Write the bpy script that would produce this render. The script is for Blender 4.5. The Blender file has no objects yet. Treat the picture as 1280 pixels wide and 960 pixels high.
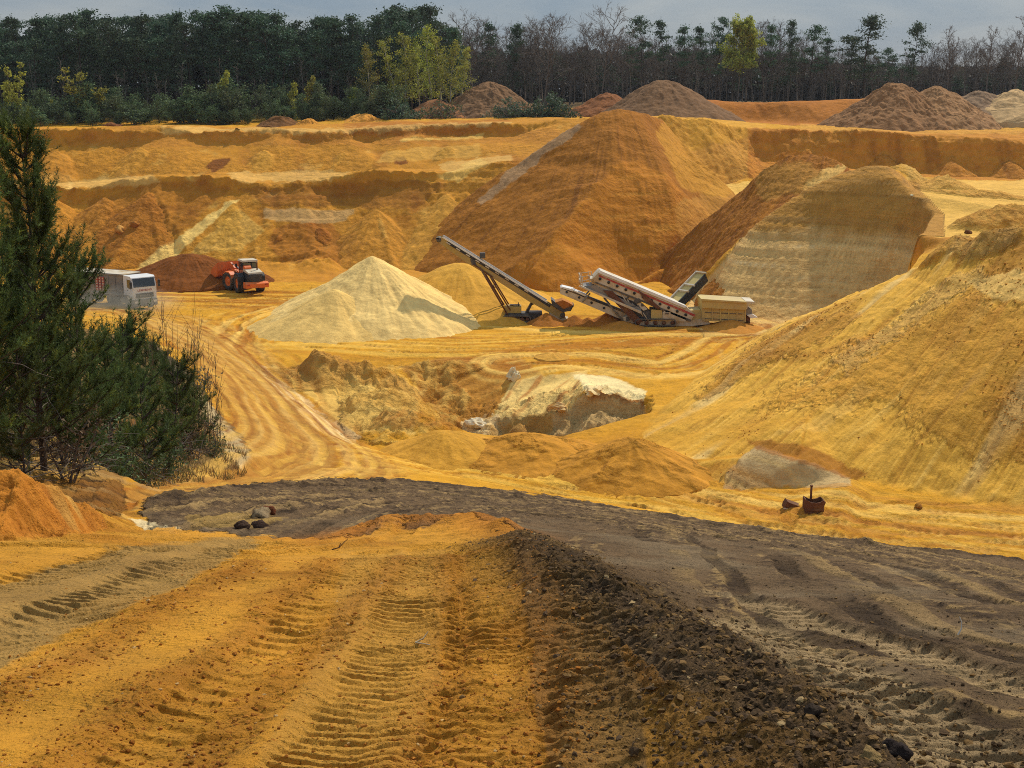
# Sand quarry: everything is built in metres around a camera standing on the rim of the pit.
import bpy, bmesh, math, random
import numpy as np
from mathutils import Vector, Matrix
from mathutils.geometry import delaunay_2d_cdt
random.seed(7); RNG = np.random.default_rng(7)
SC = bpy.context.scene
COL = SC.collection
F = 1600.0                       # focal length in pixels of the 1280 px wide photograph
PITCH = math.atan((480-115)/F)
CT, ST = math.cos(PITCH), math.sin(PITCH)
FLOOR = -20.5
QUAL = 1.0

def ray(px, py):
    u = (px-640)/F; v = (480-py)/F
    return u, CT+v*ST, -ST+v*CT
def P(px, py, t):
    """pixel + distance (t>0) or + height (t<0) -> point"""
    dx, dy, dz = ray(px, py)
    k = t/dy if t > 0 else t/dz
    return np.array((dx*k, dy*k, dz*k))
def RAW(px, Y, z):
    return np.array(((px-640)/F/0.985*Y, Y, z))
def proj(x, y, z):
    d = y*CT - z*ST
    d = np.maximum(d, .1)
    return 640+F*x/d, 480-F*(y*ST+z*CT)/d

# ---------------------------------------------------------------- noise
_prm = np.random.default_rng(3).permutation(256).astype(np.int32)
_prm = np.concatenate([_prm, _prm, _prm])
_ga = np.random.default_rng(4).random(256).astype(np.float32)*2*np.pi
_gx, _gy = np.cos(_ga), np.sin(_ga)
def pn(x, y, seed=0):
    x = np.asarray(x, np.float32)+seed*17.13; y = np.asarray(y, np.float32)+seed*7.77
    xi = np.floor(x); yi = np.floor(y)
    fx = x-xi; fy = y-yi
    xi = xi.astype(np.int32) & 255; yi = yi.astype(np.int32) & 255
    u = fx*fx*fx*(fx*(fx*6-15)+10); v = fy*fy*fy*(fy*(fy*6-15)+10)
    a = _prm[xi]+yi; b = _prm[xi+1]+yi
    def g(h, dx, dy):
        h = _prm[h]
        return _gx[h]*dx+_gy[h]*dy
    n0 = g(a, fx, fy); n1 = g(b, fx-1, fy)
    n2 = g(a+1, fx, fy-1); n3 = g(b+1, fx-1, fy-1)
    return 1.4*((n0+(n1-n0)*u)*(1-v)+(n2+(n3-n2)*u)*v)
def fbm(x, y, octv=4, seed=0, gain=.5, lac=2.03):
    s = 0; a = 1; t = 0
    for i in range(octv):
        s = s+a*pn(x, y, seed+i*3); t += a
        a *= gain; x = x*lac; y = y*lac
    return s/t
def ridged(x, y, octv=4, seed=0):
    s = 0; a = 1; t = 0
    for i in range(octv):
        s = s+a*(1-2*np.abs(pn(x, y, seed+i*3))); t += a
        a *= .5; x = x*2.03; y = y*2.03
    return s/t
def sm(e0, e1, x):
    t = np.clip((x-e0)/(e1-e0), 0, 1)
    return t*t*(3-2*t)

# ---------------------------------------------------------------- TIN on a log-polar grid
class Grid:
    def __init__(self, a0, a1, da, ys, apron=0):
        self.a = np.arange(a0, a1+da*.5, da)
        if apron:
            e = np.geomspace(.004, apron-a1, 46); self.a = np.concatenate([(self.a[0]-e)[::-1], self.a, self.a[-1]+e])
        self.y = np.array(ys); self.w = np.log(self.y)
        self.A, self.Yg = np.meshgrid(self.a, self.y)
        self.x = self.A*self.Yg
        self.z = np.full(self.A.shape, np.nan)
    def tin(self, lines):
        pts = []; zz = []; edges = []
        for ln in lines:
            i0 = len(pts)
            for p in ln:
                q = p if isinstance(p, np.ndarray) else P(*p)
                pts.append(Vector((q[0]/q[1], math.log(q[1])))); zz.append(q[2])
            edges += [(i, i+1) for i in range(i0, len(pts)-1)]
        v, e, f, ov, oe, of = delaunay_2d_cdt(pts, edges, [], 0, 1e-5)
        vz = []
        P2 = np.array([(p.x, p.y) for p in pts]); Z2 = np.array(zz)
        for i, q in enumerate(v):
            if ov[i]: vz.append(zz[ov[i][0]])
            else:
                d = np.hypot(P2[:, 0]-q.x, P2[:, 1]-q.y); k = np.argsort(d)[:3]
                wt = 1/(d[k]+1e-4); vz.append(float((Z2[k]*wt).sum()/wt.sum()))
        V = np.array([(q.x, q.y) for q in v]); vz = np.array(vz)
        for t in f:
            for k in range(1, len(t)-1):
                self._tri(V[[t[0], t[k], t[k+1]]], vz[[t[0], t[k], t[k+1]]])
        return self
    def _tri(self, T, tz):
        c0 = np.searchsorted(self.a, T[:, 0].min()-1e-9); c1 = np.searchsorted(self.a, T[:, 0].max()+1e-9)
        r0 = np.searchsorted(self.w, T[:, 1].min()-1e-9); r1 = np.searchsorted(self.w, T[:, 1].max()+1e-9)
        if c1 <= c0 or r1 <= r0: return
        X = self.a[None, c0:c1]; W = self.w[r0:r1, None]
        (x1, y1), (x2, y2), (x3, y3) = T
        D = (y2-y3)*(x1-x3)+(x3-x2)*(y1-y3)
        if abs(D) < 1e-14: return
        l1 = ((y2-y3)*(X-x3)+(x3-x2)*(W-y3))/D
        l2 = ((y3-y1)*(X-x3)+(x1-x3)*(W-y3))/D
        l3 = 1-l1-l2
        m = (l1 >= -1e-6) & (l2 >= -1e-6) & (l3 >= -1e-6)
        s = self.z[r0:r1, c0:c1]
        s[m] = (l1*tz[0]+l2*tz[1]+l3*tz[2])[m]
    def blur(self, n=2, k=1):
        for _ in range(n):
            z = np.pad(self.z, k, mode='edge')
            z = (z[:, :-2*k]+2*z[:, k:-k]+z[:, 2*k:])/4
            self.z = (z[:-2*k]+2*z[k:-k]+z[2*k:])/4
    def H(self, x, y):
        x = np.asarray(x, float); y = np.asarray(y, float)
        c = np.clip(np.interp(x/y, self.a, np.arange(len(self.a))), 0, len(self.a)-1.001)
        r = np.clip(np.interp(np.log(y), self.w, np.arange(len(self.w))), 0, len(self.w)-1.001)
        ci = c.astype(int); ri = r.astype(int); fc = c-ci; fr = r-ri
        z = self.z
        return (z[ri, ci]*(1-fc)+z[ri, ci+1]*fc)*(1-fr)+(z[ri+1, ci]*(1-fc)+z[ri+1, ci+1]*fc)*fr
    def hit(self, px, py, ymin=3.6, ymax=400):
        """first point of the surface seen at a pixel"""
        dx, dy, dz = ray(px, py)
        ys = np.exp(np.linspace(math.log(ymin), math.log(ymax), 3000))
        zs = self.H(dx/dy*ys, ys)
        k = np.argmax(zs >= ys*dz/dy)
        return np.array((dx/dy*ys[k], ys[k], zs[k]))
    def slope(self):
        gy = np.gradient(self.z, axis=0)/np.maximum(np.gradient(self.Yg, axis=0), 1e-6)
        gx = np.gradient(self.z, axis=1)/(np.gradient(self.A, axis=1)*self.Yg)
        return gx, gy

def inpoly(px, py, poly, soft=4.0):
    """1 inside / 0 outside with a soft edge of `soft` units"""
    poly = np.array(poly, float); n = len(poly)
    inside = np.zeros(px.shape, bool); dmin = np.full(px.shape, 1e9)
    for i in range(n):
        x1, y1 = poly[i]; x2, y2 = poly[(i+1) % n]
        c = ((y1 > py) != (y2 > py)) & (px < (x2-x1)*(py-y1)/((y2-y1) if y2 != y1 else 1e-9)+x1)
        inside ^= c
        dx, dy = x2-x1, y2-y1; L = dx*dx+dy*dy+1e-9
        t = np.clip(((px-x1)*dx+(py-y1)*dy)/L, 0, 1)
        dmin = np.minimum(dmin, (px-x1-t*dx)**2+(py-y1-t*dy)**2)
    d = np.sqrt(dmin)*np.where(inside, 1, -1)
    return sm(-soft, soft, d)

def seg_dist(x, y, line):
    """distance to a polyline, run length along it, signed side"""
    line = np.array(line, float)
    best = np.full(x.shape, 1e9); S = np.zeros(x.shape); side = np.zeros(x.shape)
    s0 = 0
    for i in range(len(line)-1):
        x1, y1 = line[i][:2]; x2, y2 = line[i+1][:2]
        dx, dy = x2-x1, y2-y1; L = math.hypot(dx, dy)+1e-9
        t = np.clip(((x-x1)*dx+(y-y1)*dy)/(L*L), 0, 1)
        ex = x-x1-t*dx; ey = y-y1-t*dy
        d = np.hypot(ex, ey)
        m = d < best
        best = np.where(m, d, best); S = np.where(m, s0+t*L, S)
        side = np.where(m, np.sign(dx*ey-dy*ex), side)
        s0 += L
    return best, S, side
def smooth_line(pts, n=8):
    """Catmull-Rom"""
    p = np.array(pts, float)
    p = np.vstack([2*p[0]-p[1], p, 2*p[-1]-p[-2]])
    out = []
    for i in range(1, len(p)-2):
        for k in range(n):
            t = k/n
            out.append(.5*((2*p[i])+(-p[i-1]+p[i+1])*t+(2*p[i-1]-5*p[i]+4*p[i+1]-p[i+2])*t*t+(-p[i-1]+3*p[i]-3*p[i+1]+p[i+2])*t**3))
    out.append(p[-2])
    return np.array(out)

# ---------------------------------------------------------------- meshes
def mesh_np(name, verts, quads, mat, color=None, smooth=True, parent=None, tris=False, rough=None):
    me = bpy.data.meshes.new(name)
    verts = np.asarray(verts, np.float32); quads = np.asarray(quads, np.int32)
    k = 3 if tris else 4
    nf = len(quads)
    me.vertices.add(len(verts)); me.vertices.foreach_set('co', verts.ravel())
    me.loops.add(nf*k); me.loops.foreach_set('vertex_index', quads.ravel())
    me.polygons.add(nf)
    me.polygons.foreach_set('loop_start', np.arange(0, nf*k, k, dtype=np.int32))
    me.polygons.foreach_set('loop_total', np.full(nf, k, np.int32))
    me.polygons.foreach_set('use_smooth', np.full(nf, smooth, bool))
    if color is not None:
        at = me.color_attributes.new('Col', 'FLOAT_COLOR', 'POINT')
        c = np.ones((len(verts), 4), np.float32); c[:, :color.shape[1]] = color
        at.data.foreach_set('color', c.ravel())
    if rough is not None:
        at = me.attributes.new('rough', 'FLOAT', 'POINT'); at.data.foreach_set('value', np.asarray(rough, np.float32))
    me.update(calc_edges=True)
    me.materials.append(mat)
    o = bpy.data.objects.new(name, me); COL.objects.link(o)
    if parent: o.parent = parent
    return o
def grid_quads(nr, nc):
    i = np.arange(nr*nc).reshape(nr, nc)
    return np.stack([i[:-1, :-1], i[:-1, 1:], i[1:, 1:], i[1:, :-1]], -1).reshape(-1, 4)
def tag(o, label=None, cat=None, group=None, kind=None):
    if label: o['label'] = label
    if cat: o['category'] = cat
    if group: o['group'] = group
    if kind: o['kind'] = kind
    return o
def empty(name, loc=(0, 0, 0), rz=0):
    o = bpy.data.objects.new(name, None); COL.objects.link(o)
    o.location = loc; o.rotation_euler = (0, 0, rz); o.empty_display_size = .2
    return o
def copy_tree(o, parent=None):
    c = o.copy(); COL.objects.link(c)
    if parent: c.parent = parent
    for ch in list(o.children): copy_tree(ch, c)
    return c

# ---------------------------------------------------------------- materials
def new_mat(name):
    m = bpy.data.materials.new(name); m.use_nodes = True
    nt = m.node_tree; b = nt.nodes['Principled BSDF']
    return m, nt, b
def N(nt, t, **kw):
    n = nt.nodes.new(t)
    for k, v in kw.items():
        if k in n.inputs.keys(): n.inputs[k].default_value = v
        else: setattr(n, k, v)
    return n
def math_n(nt, op, a, b=None, c=None):
    n = nt.nodes.new('ShaderNodeMath'); n.operation = op
    for i, v in enumerate((a, b, c)):
        if v is None: continue
        if isinstance(v, (int, float)): n.inputs[i].default_value = v
        else: nt.links.new(v, n.inputs[i])
    return n.outputs[0]
def noise_n(nt, vec, scale, detail=4, rough=.55, dist=0):
    n = nt.nodes.new('ShaderNodeTexNoise')
    n.inputs['Scale'].default_value = scale; n.inputs['Detail'].default_value = detail
    n.inputs['Roughness'].default_value = rough; n.inputs['Distortion'].default_value = dist
    nt.links.new(vec, n.inputs['Vector'])
    return n.outputs['Fac']
def sand_mat(name, grain=6.0, bump=.05, var=.35, streak=None, layers=None):
    """earth: vertex colour of the deposit x fine mottling with crevice shade, grain bump; `layers` adds thin strata in height"""
    m, nt, b = new_mat(name)
    L = nt.links.new
    att = N(nt, 'ShaderNodeAttribute'); att.attribute_name = 'Col'
    geo = N(nt, 'ShaderNodeNewGeometry'); pos = geo.outputs['Position']
    n1 = noise_n(nt, pos, grain, 6, .68)
    nb = noise_n(nt, pos, .95, 11, .58)
    ra = N(nt, 'ShaderNodeAttribute'); ra.attribute_name = 'rough'; rgh = ra.outputs['Fac']
    n2 = noise_n(nt, pos, .45, 5, .6)
    n3 = noise_n(nt, pos, grain*5, 3, .6)
    v = math_n(nt, 'ADD', math_n(nt, 'MULTIPLY_ADD', n1, var*1.6, 1-var*.8), math_n(nt, 'MULTIPLY_ADD', n2, var*1.0, -var*.5))
    v = math_n(nt, 'ADD', v, math_n(nt, 'MULTIPLY_ADD', n3, var*1.2, -var*.6))
    v = math_n(nt, 'MAXIMUM', math_n(nt, 'ADD', v, math_n(nt, 'MULTIPLY_ADD', nb, var*2.2, -var*1.1)), .25)  # low spots of the bump noise coloured darker, like shaded crevices
    hgt = math_n(nt, 'ADD', math_n(nt, 'MULTIPLY', math_n(nt, 'MULTIPLY', nb, rgh), 17.0), math_n(nt, 'MULTIPLY', math_n(nt, 'MULTIPLY_ADD', n1, 1.2, math_n(nt, 'MULTIPLY', n3, .5)), math_n(nt, 'ADD', rgh, .25)))
    if layers:
        mp = N(nt, 'ShaderNodeMapping'); mp.inputs['Scale'].default_value = (.03, .03, layers)
        L(pos, mp.inputs['Vector'])
        nl = noise_n(nt, mp.outputs[0], 1.0, 6, .7, .3)
        lay = math_n(nt, 'MULTIPLY_ADD', nl, 1.2, -.6)
        v = math_n(nt, 'ADD', v, math_n(nt, 'MULTIPLY', lay, att.outputs['Alpha']))
        hgt = math_n(nt, 'ADD', hgt, math_n(nt, 'MULTIPLY', math_n(nt, 'MULTIPLY', nl, 6.0), att.outputs['Alpha']))
    mx = N(nt, 'ShaderNodeMix', data_type='RGBA', blend_type='MULTIPLY'); mx.inputs[0].default_value = 1
    cb = N(nt, 'ShaderNodeCombineColor')
    for i in range(3): L(v, cb.inputs[i])
    L(att.outputs['Color'], mx.inputs[6]); L(cb.outputs[0], mx.inputs[7])
    L(mx.outputs[2], b.inputs['Base Color'])
    b.inputs['Roughness'].default_value = .97; b.inputs['Specular IOR Level'].default_value = .15
    bp = N(nt, 'ShaderNodeBump'); bp.inputs['Strength'].default_value = 1.0; bp.inputs['Distance'].default_value = bump
    L(hgt, bp.inputs['Height'])
    # crumbs a few centimetres across
    vo = N(nt, 'ShaderNodeTexVoronoi'); vo.inputs['Scale'].default_value = 26; vo.inputs['Randomness'].default_value = 1
    L(pos, vo.inputs['Vector'])
    n5 = noise_n(nt, pos, 45, 5, .7)
    cr = math_n(nt, 'ADD', math_n(nt, 'MULTIPLY', math_n(nt, 'SUBTRACT', .5, vo.outputs['Distance']), math_n(nt, 'GREATER_THAN', noise_n(nt, pos, 3.1, 4, .6), .5)), n5)
    b2 = N(nt, 'ShaderNodeBump'); b2.inputs['Strength'].default_value = 1.0; b2.inputs['Distance'].default_value = .016
    L(cr, b2.inputs['Height']); L(bp.outputs[0], b2.inputs['Normal']); L(b2.outputs[0], b.inputs['Normal'])
    return m
def plain_mat(name, col, rough=.6, metal=0, var=.25, scale=3.0, dirt=0, dirt_col=(.30, .19, .07), spec=.4, bump=0):
    m, nt, b = new_mat(name); L = nt.links.new
    tc = N(nt, 'ShaderNodeTexCoord'); pos = tc.outputs['Object']
    n1 = noise_n(nt, pos, scale, 6, .6)
    v = math_n(nt, 'MULTIPLY_ADD', n1, var*2, 1-var)
    mx = N(nt, 'ShaderNodeMix', data_type='RGBA', blend_type='MULTIPLY'); mx.inputs[0].default_value = 1
    mx.inputs[6].default_value = (*col, 1)
    cb = N(nt, 'ShaderNodeCombineColor')
    for i in range(3): L(v, cb.inputs[i])
    L(cb.outputs[0], mx.inputs[7])
    out = mx.outputs[2]
    if dirt:
        n2 = noise_n(nt, pos, scale*.6, 7, .7)
        r = N(nt, 'ShaderNodeMapRange'); r.inputs[1].default_value = .62-dirt*.35; r.inputs[2].default_value = .78-dirt*.2
        L(n2, r.inputs[0])
        m2 = N(nt, 'ShaderNodeMix', data_type='RGBA'); L(r.outputs[0], m2.inputs[0])
        L(out, m2.inputs[6]); m2.inputs[7].default_value = (*dirt_col, 1)
        out = m2.outputs[2]
    L(out, b.inputs['Base Color'])
    b.inputs['Roughness'].default_value = rough; b.inputs['Metallic'].default_value = metal
    b.inputs['Specular IOR Level'].default_value = spec
    if bump:
        bp = N(nt, 'ShaderNodeBump'); bp.inputs['Distance'].default_value = bump
        L(n1, bp.inputs['Height']); L(bp.outputs[0], b.inputs['Normal'])
    return m
# ================================================================ the pit: breaklines (px, py, distance>0 or height<0)
EX = (-700, 2000)
LINES = [
 [RAW(p, 3.3, -2.4) for p in (-900, 0, 640, 1280, 2200)],
 [(p, 960, 5) for p in (-900, 0, 400, 800, 1280, 2200)],
 [(p, 850, 6.65) for p in (-900, 0, 400, 800, 1280, 2200)],
 [(-900, 770, 8.9), (0, 755, 9.2), (400, 750, 9.2), (700, 750, 9.2), (900, 752, 10), (1280, 760, 10.5), (2200, 790, 9.5)],
 [(-900, 700, 13), (0, 700, 12.3), (300, 702, 12.6), (640, 700, 13.2), (900, 705, 16), (1280, 730, 17), (2200, 790, 14)],
 # orange crest above the mud
 [(-900, 660, 17), (-300, 668, 16), (0, 672, 15.6), (75, 668, 17), (130, 664, 19.2), (250, 672, 19), (400, 676, 18.4), (480, 664, 19.4), (580, 655, 20), (630, 667, 18.4), (680, 690, 15.5)],
 [(-900, 560, 18), (-300, 572, 17.4), (-20, 582, 17.2), (30, 588, 17.2), (75, 614, 18), (115, 648, 19.2)],
 [RAW(-900, 20.5, -6.6), RAW(-300, 20.5, -6.7), RAW(0, 20.5, -6.8), RAW(90, 21, -6.9)],
 [(175, 665, 20.2), (250, 664, 20.1), (400, 672, 19.3), (480, 660, 20.6), (580, 651, 21.3), (650, 661, 19.6), (710, 690, 16.6)],
 [(170, 650, 22.3), (250, 650, 22.5), (400, 646, 24.2), (520, 640, 26), (640, 640, 26), (760, 655, 25), (900, 672, 29), (1100, 695, 30), (1280, 712, 28), (2200, 800, 20)],
 [(185, 628, 27.5), (240, 618, 31), (300, 610, 36), (400, 601, 42), (500, 602, 46), (600, 611, 46), (700, 621, 47), (800, 637, 47), (900, 654, 46), (1000, 669, 46), (1100, 681, 46), (1280, 700, 45), (2200, 800, 36)],
 # haul road past the pine bank
 [(150, 640, 24), (200, 613, 32.5), (300, 601, 40.8), (365, 578, 51.5), (377, 555, 61), (350, 520, 70.5), (310, 475, 84), (270, 435, 98)],
 [(140, 603, 33), (220, 589, 38.6), (288, 581, 42.6), (312, 572, 45.5), (302, 545, 55), (268, 510, 64), (238, 470, 74), (195, 430, 90), (120, 415, 98), (-300, 400, 106)],
 [(152, 613, 32.3), (225, 603, 37.2), (293, 594, 42), (333, 571, 49), (326, 540, 58.5), (292, 505, 66.5), (264, 468, 77), (220, 428, 93), (130, 408, 103), (-300, 392, 113)],
 [RAW(20, 26, -7.7), RAW(100, 31, -9.0), RAW(60, 42, -9.6), RAW(0, 60, -11.5), RAW(-50, 85, -14)],
 [RAW(-900, 26, -7), RAW(-900, 60, -10), RAW(-900, 90, -14)],
 # pale flank right of the haul road
 [(300, 448, 95), (345, 492, 81), (400, 540, 67.5), (430, 560, 61.5), (500, 586, 57), (590, 600, 55)],
 [(325, 452, -20.6), (385, 505, -20.9), (440, 548, -20.8), (500, 575, -20.5), (560, 592, -20.3), (640, 604, -20.3)],
 # floor
 [(215, 395, -20.5), (300, 421, -20.5), (400, 432, -20.5), (490, 438, -20.5)],
 [(700, 425, -20.5), (800, 432, -20.5), (880, 428, -20.5), (918, 424, -20.5)],
 [(-300, 372, -20.5), (150, 375, -20.5), (300, 365, -20.5), (500, 380, -20.5), (680, 395, -20.5), (800, 400, -20.5), (840, 402, -20.5)],
 [(660, 622, -20.3), (750, 630, -20.4), (850, 643, -20.5), (950, 660, -20.5), (1050, 676, -20.5), (1150, 689, -20.5), (1280, 703, -20.5), (2200, 800, -20.5)],
 [(440, 500, -20.7), (500, 540, -20.6), (520, 570, -20.5)],
 # excavation in the middle
 [(495, 470, -20.8), (520, 455, -20.6), (560, 449, -20.5), (640, 447, -20.5), (690, 461, -20.5), (722, 468, -20.8), (738, 489, 87.2), (800, 499, 86.6), (815, 515, -20.6)],
 [(540, 512, -23.0), (560, 526, -23.2), (577, 530, -23.3)],
 [(640, 470, -21.0), (625, 500, -22.2), (612, 518, 87.4)],
 [(578, 526, 87.2), (620, 519, 86.6), (690, 515, 86.4), (712, 510, 86.6), (738, 491, 86.9)],
 [(583, 547, 86.4), (640, 551, 85.8), (690, 553, 85.8), (738, 553, 86.2), (800, 552, 85.8)],
 [RAW(505, 84, -20.9), RAW(545, 80, -21.2), RAW(620, 79, -21.5), RAW(700, 78, -21.3), RAW(780, 77, -20.9), RAW(805, 79, -20.6)],
 [RAW(520, 74, -20.5), RAW(620, 73, -20.5), RAW(720, 71, -20.5), RAW(800, 70, -20.5)],
 # hillside on the right
 [(938, 423.5, -20.5), (872, 471, -20.5), (822, 519, -20.6), (797, 545, -20.6), (832, 580, -20.5), (868, 606, -20.5), (905, 608, -20.6), (945, 610, -20.6), (1000, 609, -20.6), (1064, 605, -20.5), (1100, 607, -20.5), (1280, 640, -20.5), (2200, 760, -20.5)],
 [(905, 598, 66.2), (925, 572, 67.2), (946, 556, 67.6), (1000, 573, 66.2), (1062, 596, 65)],
 [(940, 421, 107.8), (1000, 395, 103), (1060, 370, 98), (1130, 338, 92), (1190, 316, 87), (1235, 303, 86), (1280, 288, 85), (1450, 262, 80), (2200, 240, 70)],
 [(950, 565, 68.4), (1010, 520, 71), (1075, 470, 74.5), (1140, 415, 78.5), (1180, 370, 82)],
 [RAW(945, 112, -20.6), RAW(1000, 108.5, -20), RAW(1060, 104, -19.5), RAW(1110, 99, -18.5), RAW(1138, 96.5, -16)],
 [(1150, 313, 96.4), (1207, 310, 95)],
 [(1147, 294, 97.6), (1180, 297, 97), (1207, 300, 96)],
 # striped cliff
 [(835, 352, -20.5), (865, 374, -20.5), (893, 395, -20.5), (940, 404, -20.5), (1000, 401, -20.5), (1060, 396, -20.2), RAW(1100, 117, -19.5), RAW(1130, 110, -18.5), RAW(1139, 101, -17)],
 [(868, 362, 129.5), (905, 330, 125.5), (935, 292, 126), (960, 262, 127.5), (1000, 238, 129), (1055, 214, 130), (1105, 201, 128), (1120, 217, 125), (1142, 242, 121), (1166, 268, 115), (1158, 280, 108), (1150, 291, 100)],
 [RAW(1010, 150, -11.5), RAW(1060, 141, -9.2), RAW(1110, 139, -8.8), RAW(1140, 141, -10.4)],
 [(1230, 270, 113), (1280, 266, 112), (1500, 262, 112), (2200, 260, 110)],
 [(1150, 236, 150), (1200, 239, 150), (1280, 232, 150), (1500, 230, 150), (2200, 230, 150)],
 # left back wall
 [RAW(p, 152, -20.5) for p in (-900, -100, 100, 250, 400, 480, 600, 700)]+[RAW(800, 157, -20.5), RAW(850, 156, -20), RAW(905, 157, -18.5), RAW(955, 164, -13), RAW(985, 168, -11)],
 [(-900, 235, 166), (0, 235, 166), (110, 234, 166), (150, 226, 166), (190, 219, 166), (230, 221, 165.5), (290, 224, 165), (340, 229, 165), (380, 224, 165.5), (430, 220, 166), (470, 213, 167), (520, 217, 167), (570, 214, 167), (610, 205, 167.5), (680, 196, 168), RAW(740, 168, -11), (845, 244, 169.5), (880, 246, 170), (925, 240, 172.5), (945, 222, 180)],
 [(-900, 228, 172), (0, 228, 172), (110, 228, 172.5), (180, 219, 171.5), (230, 219, 171), (290, 215.5, 172.5), (340, 215, 173), (400, 216, 173), (440, 217, 171.5), (480, 211, 171.5), (530, 212, 173), (570, 203, 173.5), (620, 192, 174.5), (680, 180, 175), (740, 170, 176), (850, 232, 173), (890, 236, 174), (930, 222, 178.5)],
 [(-900, 164, 182), (0, 163, 182), (110, 162, 182), (175, 164, 182), (210, 158, 183), (250, 166, 182), (300, 164, 182), (345, 161, 183), (390, 166, 182), (430, 163, 183), (460, 160, 184), (510, 158, 184), (560, 155, 184.5), (640, 155, 184.5), (700, 150, 185), (760, 148, 184), (825, 147, 181), (880, 148, 184), (935, 161, 189), (1000, 163, 191), (1080, 163, 190), (1150, 168, 188), (1200, 172, 187), (1280, 176, 186), (1450, 178, 184), (2200, 185, 180)],
 [(950, 198, 187), (1000, 206, 186.5), (1100, 212, 186), (1200, 220, 183), (1280, 224, 182), (1450, 230, 180), (2200, 240, 175)],
 [(-900, 158, 200), (100, 158, 200), (300, 156, 200), (480, 149, 200), (640, 147, 200), (730, 147, 198), (830, 146, 196), (900, 150, 199), (1000, 157, 202), (1100, 158, 202), (1280, 160, 200), (2200, 165, 195)],
 [RAW(780, 216, -4.3), (880, 152, 222), (950, 152, 224), (1050, 156, 215), (1170, 158, 211), (1280, 155, 210), (2200, 160, 205)],
 [RAW(780, 226, -3.6), (890, 125, 228), (940, 129, 228), (1000, 127, 226), (1060, 124, 225), (1160, 127, 216), (1200, 122, 216), (1280, 119, 215), (2200, 118, 210)],
 [RAW(-900, 230, -3.6), RAW(0, 230, -3.6), RAW(600, 230, -3.4), RAW(700, 230, -3.4)],
 [RAW(-900, 300, -2.6), RAW(600, 300, -2.4), RAW(1280, 300, -1.6), RAW(2200, 300, -1.6)],
 [RAW(p, 700, -6) for p in (-900, 640, 2200)],
 [RAW(p, 3600, -40) for p in (-900, 640, 2200)],
]
q = QUAL
LT = [RAW(p, 152, -20.5) for p in (-900, -100, 100, 250, 400, 480, 600, 700)]
LW1 = next(l for l in LINES if isinstance(l[0], tuple) and l[0] == (-900, 235, 166))[:-8]
LW3 = LW3_ = next(l for l in LINES if isinstance(l[0], tuple) and l[0] == (-900, 164, 182))
def rows(segs):
    out = []
    for y0, y1, st in segs:
        n = max(2, int(math.log(y1/y0)/(st/q)))
        out += list(np.exp(np.linspace(math.log(y0), math.log(y1), n, endpoint=False)))
    return out
GR = Grid(-.60, .60, .00118/q, rows([(1.5, 3.4, .02), (3.4, 12, .0021), (12, 30, .0026), (30, 62, .0030), (62, 110, .0021), (110, 150, .0022), (150, 205, .00105), (205, 235, .0028), (235, 3400, .03)])+[3400.], apron=3.6)
# scarps under the lips of the two benches
rs_ = np.random.default_rng(5)
def scarp(ln, dy, dz):
    out = []
    for p in ln:
        w_ = p if isinstance(p, np.ndarray) else P(*p)
        out.append(np.array((w_[0]*(w_[1]-dy)/w_[1], w_[1]-dy, w_[2]-dz*rs_.uniform(.45, 1.3))))
    return out
LINES += [scarp(LW1, .9, 2.1), scarp(LW3[:-12], .8, 1.5)]
GR.tin(LINES)
bad = np.isnan(GR.z)
if bad.any():
    for k_ in range(GR.z.shape[0]):          # beyond the surveyed lines the ground runs on level
        ok_ = ~bad[k_]
        if ok_.any(): GR.z[k_] = np.interp(GR.a, GR.a[ok_], GR.z[k_][ok_])
    emp = np.isnan(GR.z).all(1); GR.z[emp] = GR.z[np.argmin(emp)]
GR.blur(3)
# round off the creases of the striped cliff along its face
c0, c1 = np.searchsorted(GR.a, [(870-640)/F/.985, (1150-640)/F/.985]); r0, r1 = np.searchsorted(GR.y, [112., 134.])
blk = GR.z[r0:r1, c0:c1].copy(); wk = np.minimum(1, np.minimum(np.arange(c1-c0), np.arange(c1-c0)[::-1])/40.)[None]*np.minimum(1, np.minimum(np.arange(r1-r0), np.arange(r1-r0)[::-1])/20.)[:, None]
for _ in range(160):
    p_ = np.pad(blk, ((0, 0), (1, 1)), mode='edge'); blk = (p_[:, :-2]+2*p_[:, 1:-1]+p_[:, 2:])/4
GR.z[r0:r1, c0:c1] = GR.z[r0:r1, c0:c1]*(1-wk)+blk*wk
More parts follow.
